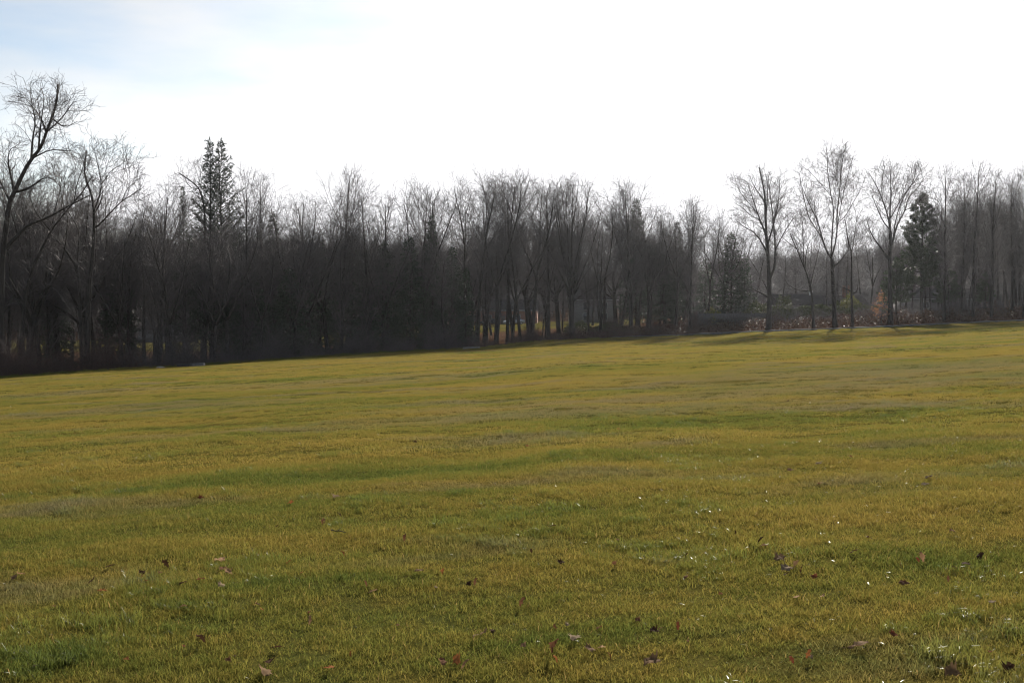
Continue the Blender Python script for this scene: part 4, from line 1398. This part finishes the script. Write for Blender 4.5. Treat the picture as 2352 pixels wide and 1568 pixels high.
car('parked_car', 'silver parked car glinting between the trunks, the right one of two', 514, 236, R(200), 'silverpaint', 'parked cars behind the woods')
car('parked_car', 'dark parked car between the trunks, the left one of two', 490, 237, R(185), 'blackpaint', 'parked cars behind the woods')

# low slabs on the crest of the grass
def slab(name, label, px0, px1, D, h, d, mat, capm, group=None, lift=0.):
    x0, x1 = (px0 - 512) / F * D, (px1 - 512) / F * D
    x = (x0 + x1) / 2; z = zz(x, D)
    o = empty(name, (x, D, z)); sl = (zz(x1, D) - zz(x0, D)) / (x1 - x0)
    o.rotation_euler = (0, -math.atan(sl), 0)
    m = MB(); m.box((0, 0, h / 2 - .1 + lift), (x1 - x0, d, h + .2), .03); obj('base', m.mesh('base'), M[mat], o)
    m = MB(); m.box((0, 0, h + lift + .02), (x1 - x0 - .02, d - .04, .045), .015); obj('lid', m.mesh('lid'), M[capm], o)
    tag(o, label, 'slab', group)


e = float(np.interp(190, GX, E_px)) - 3.0
SG = 'low slabs on the grass edge'
slab('slab', 'low black slab lying on the grass crest left of the grey one', 177.5, 190.7, e, .26, .7, 'darkwood', 'darkwood', SG)
slab('slab', 'low grey slab joined to the black one on the grass crest', 191.0, 204, e - .05, .24, .7, 'concrete', 'concrete', SG)
e = float(np.interp(472, GX, E_px)) - 2.0
slab('slab', 'thin pale slab flat on the grass edge below the middle hemlocks', 463, 480, e, .16, 1.6, 'concrete', 'concrete', SG)
# clod of stone on the crest
D = float(np.interp(159, GX, E_px)) - 2.0; x = (159.5 - 512) / F * D
rs = np.random.RandomState(2); m = MB()
for k, (dx, s) in enumerate([(0, .28), (.25, .18)]):
    ring = []
    for i in range(4):
        for j in range(8):
            t = math.pi * (i + .5) / 4; a = j * .785
            ring.append((dx + s * 1.5 * math.sin(t) * math.cos(a) * rs.uniform(.8, 1.1), s * math.sin(t) * math.sin(a) * rs.uniform(.8, 1.1), s * .6 * math.cos(t) + .08))
    m.add(ring, [(i * 8 + j, i * 8 + (j + 1) % 8, i * 8 + 8 + (j + 1) % 8, i * 8 + 8 + j) for i in range(3) for j in range(8)] + [tuple(range(8)), tuple(reversed(range(24, 32)))])
o = obj('stone', m.mesh('stone', True), M['stone']); o.location = (x, D, zz(x, D))
tag(o, 'small pale stone on the grass crest left of the black slab', 'stone')

# ------------------------------------------------------------------ fallen leaves
LM = {}
for nm, c1_, c2_ in [('dark', (.042, .022, .012), (.085, .045, .024)), ('brown', (.11, .050, .026), (.19, .095, .050)), ('orange', (.20, .075, .026), (.31, .125, .045)),
                     ('pale', (.13, .078, .040), (.22, .138, .075)), ('red', (.11, .034, .017), (.17, .058, .030)), ('tan', (.24, .135, .070), (.36, .22, .12)), ('white', (.19, .135, .080), (.29, .21, .13))]:
    LM[nm] = leafy('leaf_' + nm, c1_, c2_, .25, .8, .02, 30)


def leaf_mesh(seed, pose):
    """lobed dry leaf, 10 cm long, curled"""
    r = random.Random(seed)
    nU, nV = 10, 6
    V = []; f = []
    lob = r.choice([2.5, 3.0, 3.5])
    for i in range(nU + 1):
        u = i / nU
        wid = (math.sin(math.pi * min(1, u * .93 + .05)) ** .7) * .036 * (1 + .33 * math.sin(u * math.pi * 2 * lob + 1))
        for j in range(nV + 1):
            v = j / nV * 2 - 1
            x = (u - .5) * .10 + .006 * abs(v) * math.sin(u * 9)
            y = v * wid
            z = .004 * math.sin(u * 11 + v * 3 + seed) + .003 * math.sin(v * 7 + u * 5)
            cr = {'flat': 5, 'curl': 24, 'upright': 9, 'fold': 14}[pose]
            z += cr * y * y * (1 if (y > 0) == (seed % 2 == 0) else -.35) + .012 * math.sin(u * 3.1) * (1 if pose != 'flat' else .4)
            if pose == 'curl' and u > .7: z += (u - .7) * .08; x -= (u - .7) * .03
            V.append((x, y, z))
    for i in range(nU):
        for j in range(nV):
            a = i * (nV + 1) + j; f.append((a, a + 1, a + nV + 2, a + nV + 1))
    m = MB(); m.add(V, f)
    m.tube([(-.05, 0, .0), (-.065, .002, .003), (-.085, .006, .010)], [.0014, .0012, .001], 4)
    if pose == 'upright':
        m.V = [(a, b * .6, c) for a, b, c in m.V]
        mt = Matrix.Rotation(R(-62), 4, 'Y') @ Matrix.Rotation(R(20), 4, 'X')
        m.V = [tuple(mt @ Vector(v) + Vector((0, 0, .035))) for v in m.V]
    me = m.mesh('fallen_leaf', True)
    rd = me.attributes.new('rnd', 'FLOAT', 'POINT'); rd.data.foreach_set('value', np.full(len(me.vertices), r.random()).astype(np.float32))
    return me


POSES = dict(flat='flat', curl='curled', upright='upright', fold='folded')
# (tile x origin, tile y origin, zoom), then x, y, colour, pose, size
T1 = (0, 2100, 2.297); T2 = (1024, 2100, 2.297); T3 = (2048, 2100, 2.297); T4 = (3072, 2100, 2.297); T7 = (3072, 1350, 2.297); T0 = (0, 0, 1)
LEAVES = []
for T, items in [
    (T1, [(135, 515, 'pale', 'fold', 1.0), (190, 500, 'tan', 'curl', .9), (845, 558, 'dark', 'curl', .9), (940, 638, 'orange', 'flat', .8), (1530, 425, 'dark', 'upright', 1.0), (1310, 482, 'dark', 'curl', .7), (1355, 488, 'brown', 'curl', .5),
          (1475, 478, 'brown', 'fold', .5), (1840, 535, 'red', 'flat', .8), (2095, 475, 'tan', 'curl', .9), (2035, 600, 'white', 'fold', .8), (2020, 360, 'tan', 'flat', 1.5), (1680, 805, 'pale', 'fold', .6), (1680, 575, 'dark', 'fold', .8),
          (1725, 375, 'dark', 'flat', .6), (2050, 435, 'brown', 'flat', 1.2), (1010, 415, 'dark', 'flat', 1.0), (1850, 1140, 'dark', 'upright', .95), (1690, 1175, 'red', 'curl', .35), (1160, 1295, 'orange', 'fold', .45), (2095, 1300, 'brown', 'curl', .5),
          (2150, 1260, 'dark', 'fold', .35), (320, 1345, 'white', 'flat', .3), (500, 795, 'brown', 'curl', .35), (315, 900, 'dark', 'upright', .3), (1310, 518, 'brown', 'upright', .4), (1345, 550, 'red', 'flat', .4)]),
    (T2, [(195, 45, 'dark', 'fold', .6), (620, 8, 'brown', 'upright', .7), (1372, 172, 'brown', 'upright', .75), (800, 320, 'orange', 'upright', .6), (300, 382, 'orange', 'curl', .55), (1005, 615, 'brown', 'upright', .6), (1720, 490, 'orange', 'upright', .6),
          (1495, 455, 'pale', 'flat', .8), (1655, 618, 'white', 'fold', .4), (485, 875, 'brown', 'upright', .45), (490, 955, 'tan', 'upright', .65), (50, 832, 'orange', 'curl', .45), (15, 785, 'dark', 'fold', .5), (1955, 590, 'dark', 'curl', .6),
          (2020, 590, 'brown', 'upright', .6), (190, 1175, 'dark', 'flat', .7), (875, 1265, 'orange', 'upright', .5), (120, 1325, 'dark', 'curl', .9), (80, 1410, 'pale', 'fold', 1.2), (670, 1380, 'orange', 'flat', .8), (1715, 1325, 'brown', 'curl', .7),
          (1850, 1300, 'orange', 'curl', .9), (1915, 1370, 'tan', 'upright', .7), (2020, 1075, 'white', 'fold', .5), (2090, 1050, 'pale', 'curl', .7), (2175, 1025, 'dark', 'fold', .5), (1300, 970, 'brown', 'fold', .35), (1075, 660, 'tan', 'flat', .7), (420, 482, 'orange', 'flat', .4)]),
    (T3, [(380, 45, 'dark', 'fold', .6), (180, 295, 'dark', 'upright', .5), (450, 385, 'dark', 'curl', .7), (940, 400, 'brown', 'curl', .65), (1600, 520, 'brown', 'fold', .6), (1605, 335, 'dark', 'upright', .5), (2275, 225, 'dark', 'upright', 1.1), (2310, 238, 'pale', 'fold', .7),
          (2050, 118, 'dark', 'upright', .5), (975, 180, 'red', 'fold', .5), (525, 180, 'dark', 'upright', .4), (95, 785, 'brown', 'upright', .75), (1155, 935, 'brown', 'curl', .5), (1305, 1045, 'dark', 'curl', .7), (1365, 1005, 'pale', 'fold', .4), (1530, 1000, 'red', 'upright', .55),
          (505, 965, 'white', 'fold', .45), (405, 1000, 'brown', 'upright', .5), (580, 1105, 'white', 'fold', 1.0), (395, 1225, 'brown', 'upright', 1.1), (715, 1205, 'pale', 'curl', .8), (825, 1180, 'tan', 'fold', .5), (395, 1325, 'orange', 'upright', .5), (895, 1285, 'red', 'upright', .5),
          (1285, 1330, 'pale', 'curl', 1.25), (1610, 1135, 'red', 'fold', .3), (105, 1180, 'tan', 'curl', .5), (1915, 685, 'orange', 'fold', .4), (800, 995, 'brown', 'fold', .5)]),
    (T4, [(790, 290, 'dark', 'flat', .8), (930, 160, 'dark', 'fold', .6), (1690, 98, 'brown', 'fold', .6), (105, 350, 'pale', 'curl', 1.2), (175, 455, 'white', 'fold', 1.2), (250, 430, 'pale', 'upright', .8), (320, 490, 'brown', 'upright', .8), (425, 525, 'red', 'curl', .6), (165, 510, 'dark', 'curl', .6),
          (1420, 370, 'tan', 'upright', .85), (1380, 385, 'red', 'upright', .6), (1820, 408, 'dark', 'flat', .8), (1950, 340, 'dark', 'curl', .9), (1250, 585, 'brown', 'flat', .8), (260, 720, 'tan', 'flat', .6), (500, 710, 'tan', 'fold', .5), (2060, 760, 'white', 'flat', .6), (1150, 1065, 'red', 'curl', .6),
          (830, 1170, 'pale', 'flat', 1.25), (365, 1270, 'orange', 'upright', .6), (385, 1290, 'white', 'fold', .45), (220, 1340, 'red', 'upright', .6), (2215, 1390, 'dark', 'curl', .9), (2035, 1230, 'red', 'fold', .4), (1650, 560, 'brown', 'upright', .5), (1710, 440, 'dark', 'fold', .5), (1690, 1430, 'pale', 'curl', 1.0)]),
    (T7, [(180, 600, 'dark', 'fold', 1.1), (1450, 375, 'dark', 'upright', 1.2), (630, 508, 'white', 'fold', 1.2), (765, 660, 'white', 'fold', .8), (285, 970, 'orange', 'fold', .7), (1475, 1310, 'dark', 'flat', 1.2), (1445, 1380, 'white', 'flat', 1.0), (205, 1245, 'tan', 'fold', .9), (480, 1365, 'brown', 'flat', .9),
          (465, 1183, 'white', 'flat', 1.0), (755, 1115, 'brown', 'fold', .7), (1960, 228, 'white', 'flat', 1.6)]),
    (T0, [(1344, 2000, 'white', 'curl', 1.2), (1163, 2024, 'orange', 'curl', .9), (1361, 2080, 'dark', 'upright', .8), (1295, 2105, 'brown', 'upright', .7), (218, 1755, 'dark', 'curl', 1.1), (803, 2003, 'red', 'curl', .9), (1660, 1775, 'dark', 'fold', .9), (2110, 1790, 'orange', 'flat', .9), (2475, 1724, 'orange', 'fold', .8)])]:
    for a, b, c, p, s in items:
        LEAVES.append(((T[0] + a / T[2]) / 4, (T[1] + b / T[2]) / 4, c, p, s))
lmesh = {}
for (px, py, c, p, s) in LEAVES:
    for v in range(3):
        if (c, p, v) not in lmesh:
            me = leaf_mesh(hash(0) + v * 7 + len(p) * 3 + 1, p); me.materials.append(LM[c]); lmesh[c, p, v] = me
LW = dict(dark='dark brown', brown='brown', orange='orange', pale='pale tan', red='reddish', tan='tan', white='nearly white')
lb_bins = defaultdict(list)
r = random.Random(6)
for k, (px, py, c, p, s) in enumerate(LEAVES):
    x, y = ground_at(min(px, 1022), min(py, 681))
    o = obj('fallen_leaf', lmesh[c, p, r.randrange(3)])
    nrm = normal(x, y)
    o.rotation_euler = (Vector((0, 0, 1)).rotation_difference(nrm) @ Euler((r.gauss(0, .18), r.gauss(0, .18), r.uniform(0, 6.28))).to_quaternion()).to_euler()
    o.scale = (s * .80,) * 3
    o.location = (x, y, zz(x, y) + .034)
    colz = 'at far left' if px < 150 else 'left of centre' if px < 400 else 'at centre' if px < 620 else 'right of centre' if px < 820 else 'at far right'
    rowz = 'at the bottom edge' if py > 645 else 'in the near grass' if py > 595 else 'in the middle grass' if py > 545 else 'in the mid field' if py > 470 else 'far out on the field'
    sz = 'tiny ' if s < .42 else 'large ' if s > .95 else 'small ' if s < .62 else ''
    lb_bins[f'{sz}{LW[c]} {POSES[p]} dead leaf {rowz} {colz}'].append((px, o))
for lab, ls in lb_bins.items():
    ls.sort(key=lambda t: t[0])
    for i, (px, o) in enumerate(ls):
        n = '' if len(ls) == 1 else (', left one of two', ', right one of two')[i] if len(ls) == 2 else ', ' + ORD[i]
        tag(o, lab + n, 'leaf', 'dead leaves scattered on the grass')
# a thin stick
a = ground_at(331, 536); b = ground_at(346, 537)
m = MB(); g = random.Random(3)
pa, pb = Vector((a[0], a[1], zz(*a) + .05)), Vector((b[0], b[1], zz(*b) + .045))
pts = [pa.lerp(pb, t) + Vector((0, g.gauss(0, .004), g.gauss(0, .004))) for t in np.linspace(0, 1, 8)]
ctr = pa.lerp(pb, .5)
m.tube([p_ - ctr for p_ in pts], [.005, .005, .0048, .0046, .0044, .004, .0035, .002], 6)
m.tube([pts[3] - ctr, pts[3] - ctr + Vector((.03, .02, .025))], [.003, .0012], 5)
o = obj('stick', m.mesh('stick'), M['bark']); o.location = ctr
tag(o, 'thin dark stick lying in the grass left of centre', 'stick')

# ------------------------------------------------------------------ haze
m, nt, out = nmat('haze')
pv = N(nt, 'ShaderNodeVolumePrincipled')
pv.inputs['Color'].default_value = (.80, .83, .90, 1)
pv.inputs['Density'].default_value = .00006
pv.inputs['Anisotropy'].default_value = .7
nt.links.new(pv.outputs[0], out.inputs['Volume'])
mb = MB(); mb.box((0, 300, 26), (1300, 860, 78))
hz = obj('haze', mb.mesh('haze'), m)
hz['kind'] = 'stuff'

# ------------------------------------------------------------------ light and sky
ELEV, AZ = 26., 17.
sd = Vector((math.sin(R(AZ)) * math.cos(R(ELEV)), math.cos(R(AZ)) * math.cos(R(ELEV)), math.sin(R(ELEV))))
sl = bpy.data.lights.new('sun', 'SUN'); sl.energy = 5.0; sl.angle = R(.53); sl.color = (1, .94, .84)
so = bpy.data.objects.new('sun', sl); COL.objects.link(so)
so.rotation_euler = (-sd).to_track_quat('-Z', 'Y').to_euler()
so.location = (60, 150, 120)
w = bpy.data.worlds.new('World'); SC.world = w; w.use_nodes = True
nt = w.node_tree
for n_ in list(nt.nodes): nt.nodes.remove(n_)
out = nt.nodes.new('ShaderNodeOutputWorld'); bg = nt.nodes.new('ShaderNodeBackground')
sky = nt.nodes.new('ShaderNodeTexSky'); sky.sky_type = 'NISHITA'; sky.sun_disc = False
sky.sun_elevation = R(ELEV); sky.sun_rotation = R(AZ); sky.air_density = 1.0; sky.dust_density = .7; sky.ozone_density = 1.0
tc = nt.nodes.new('ShaderNodeTexCoord')
mp = nt.nodes.new('ShaderNodeMapping'); mp.inputs['Rotation'].default_value = (0, R(24), R(8)); mp.inputs['Scale'].default_value = (1.6, 1.6, 7.5)
nt.links.new(tc.outputs['Generated'], mp.inputs['Vector'])
f = noise(nt, mp.outputs[0], 2.1, 5, .55)
cr = ramp(nt, f, [(.36, (.05, .05, .05)), (.66, (.8, .8, .8))])
bw = nt.nodes.new('ShaderNodeRGBToBW'); nt.links.new(sky.outputs[0], bw.inputs[0])
ml = nt.nodes.new('ShaderNodeMath'); ml.operation = 'MULTIPLY'; ml.inputs[1].default_value = 1.30
nt.links.new(bw.outputs[0], ml.inputs[0])
mx = nt.nodes.new('ShaderNodeMix'); mx.data_type = 'RGBA'
nt.links.new(cr.outputs[0], mx.inputs['Factor']); nt.links.new(sky.outputs[0], mx.inputs['A']); nt.links.new(ml.outputs[0], mx.inputs['B'])
cp = nt.nodes.new('ShaderNodeVectorMath'); cp.operation = 'MINIMUM'; cp.inputs[1].default_value = (9.1, 9.1, 9.3)
nt.links.new(mx.outputs['Result'], cp.inputs[0])
nt.links.new(cp.outputs[0], bg.inputs['Color']); bg.inputs['Strength'].default_value = .057
nt.links.new(bg.outputs[0], out.inputs['Surface'])

vs = SC.view_settings
vs.view_transform = 'Standard'; vs.look = 'None'; vs.gamma = 1; vs.use_curve_mapping = False; vs.exposure = 1.12
SC.render.engine = 'CYCLES'
SC.cycles.max_bounces = 6; SC.cycles.diffuse_bounces = 3; SC.cycles.glossy_bounces = 2; SC.cycles.transmission_bounces = 4
SC.cycles.transparent_max_bounces = 4; SC.cycles.volume_bounces = 1
SC.cycles.use_denoising = True
SC.cycles.denoising_input_passes = 'RGB_ALBEDO_NORMAL'
SC.cycles.denoising_prefilter = 'ACCURATE'
SC.cycles.sample_clamp_indirect = 6
SC.cycles.filter_width = 1.15
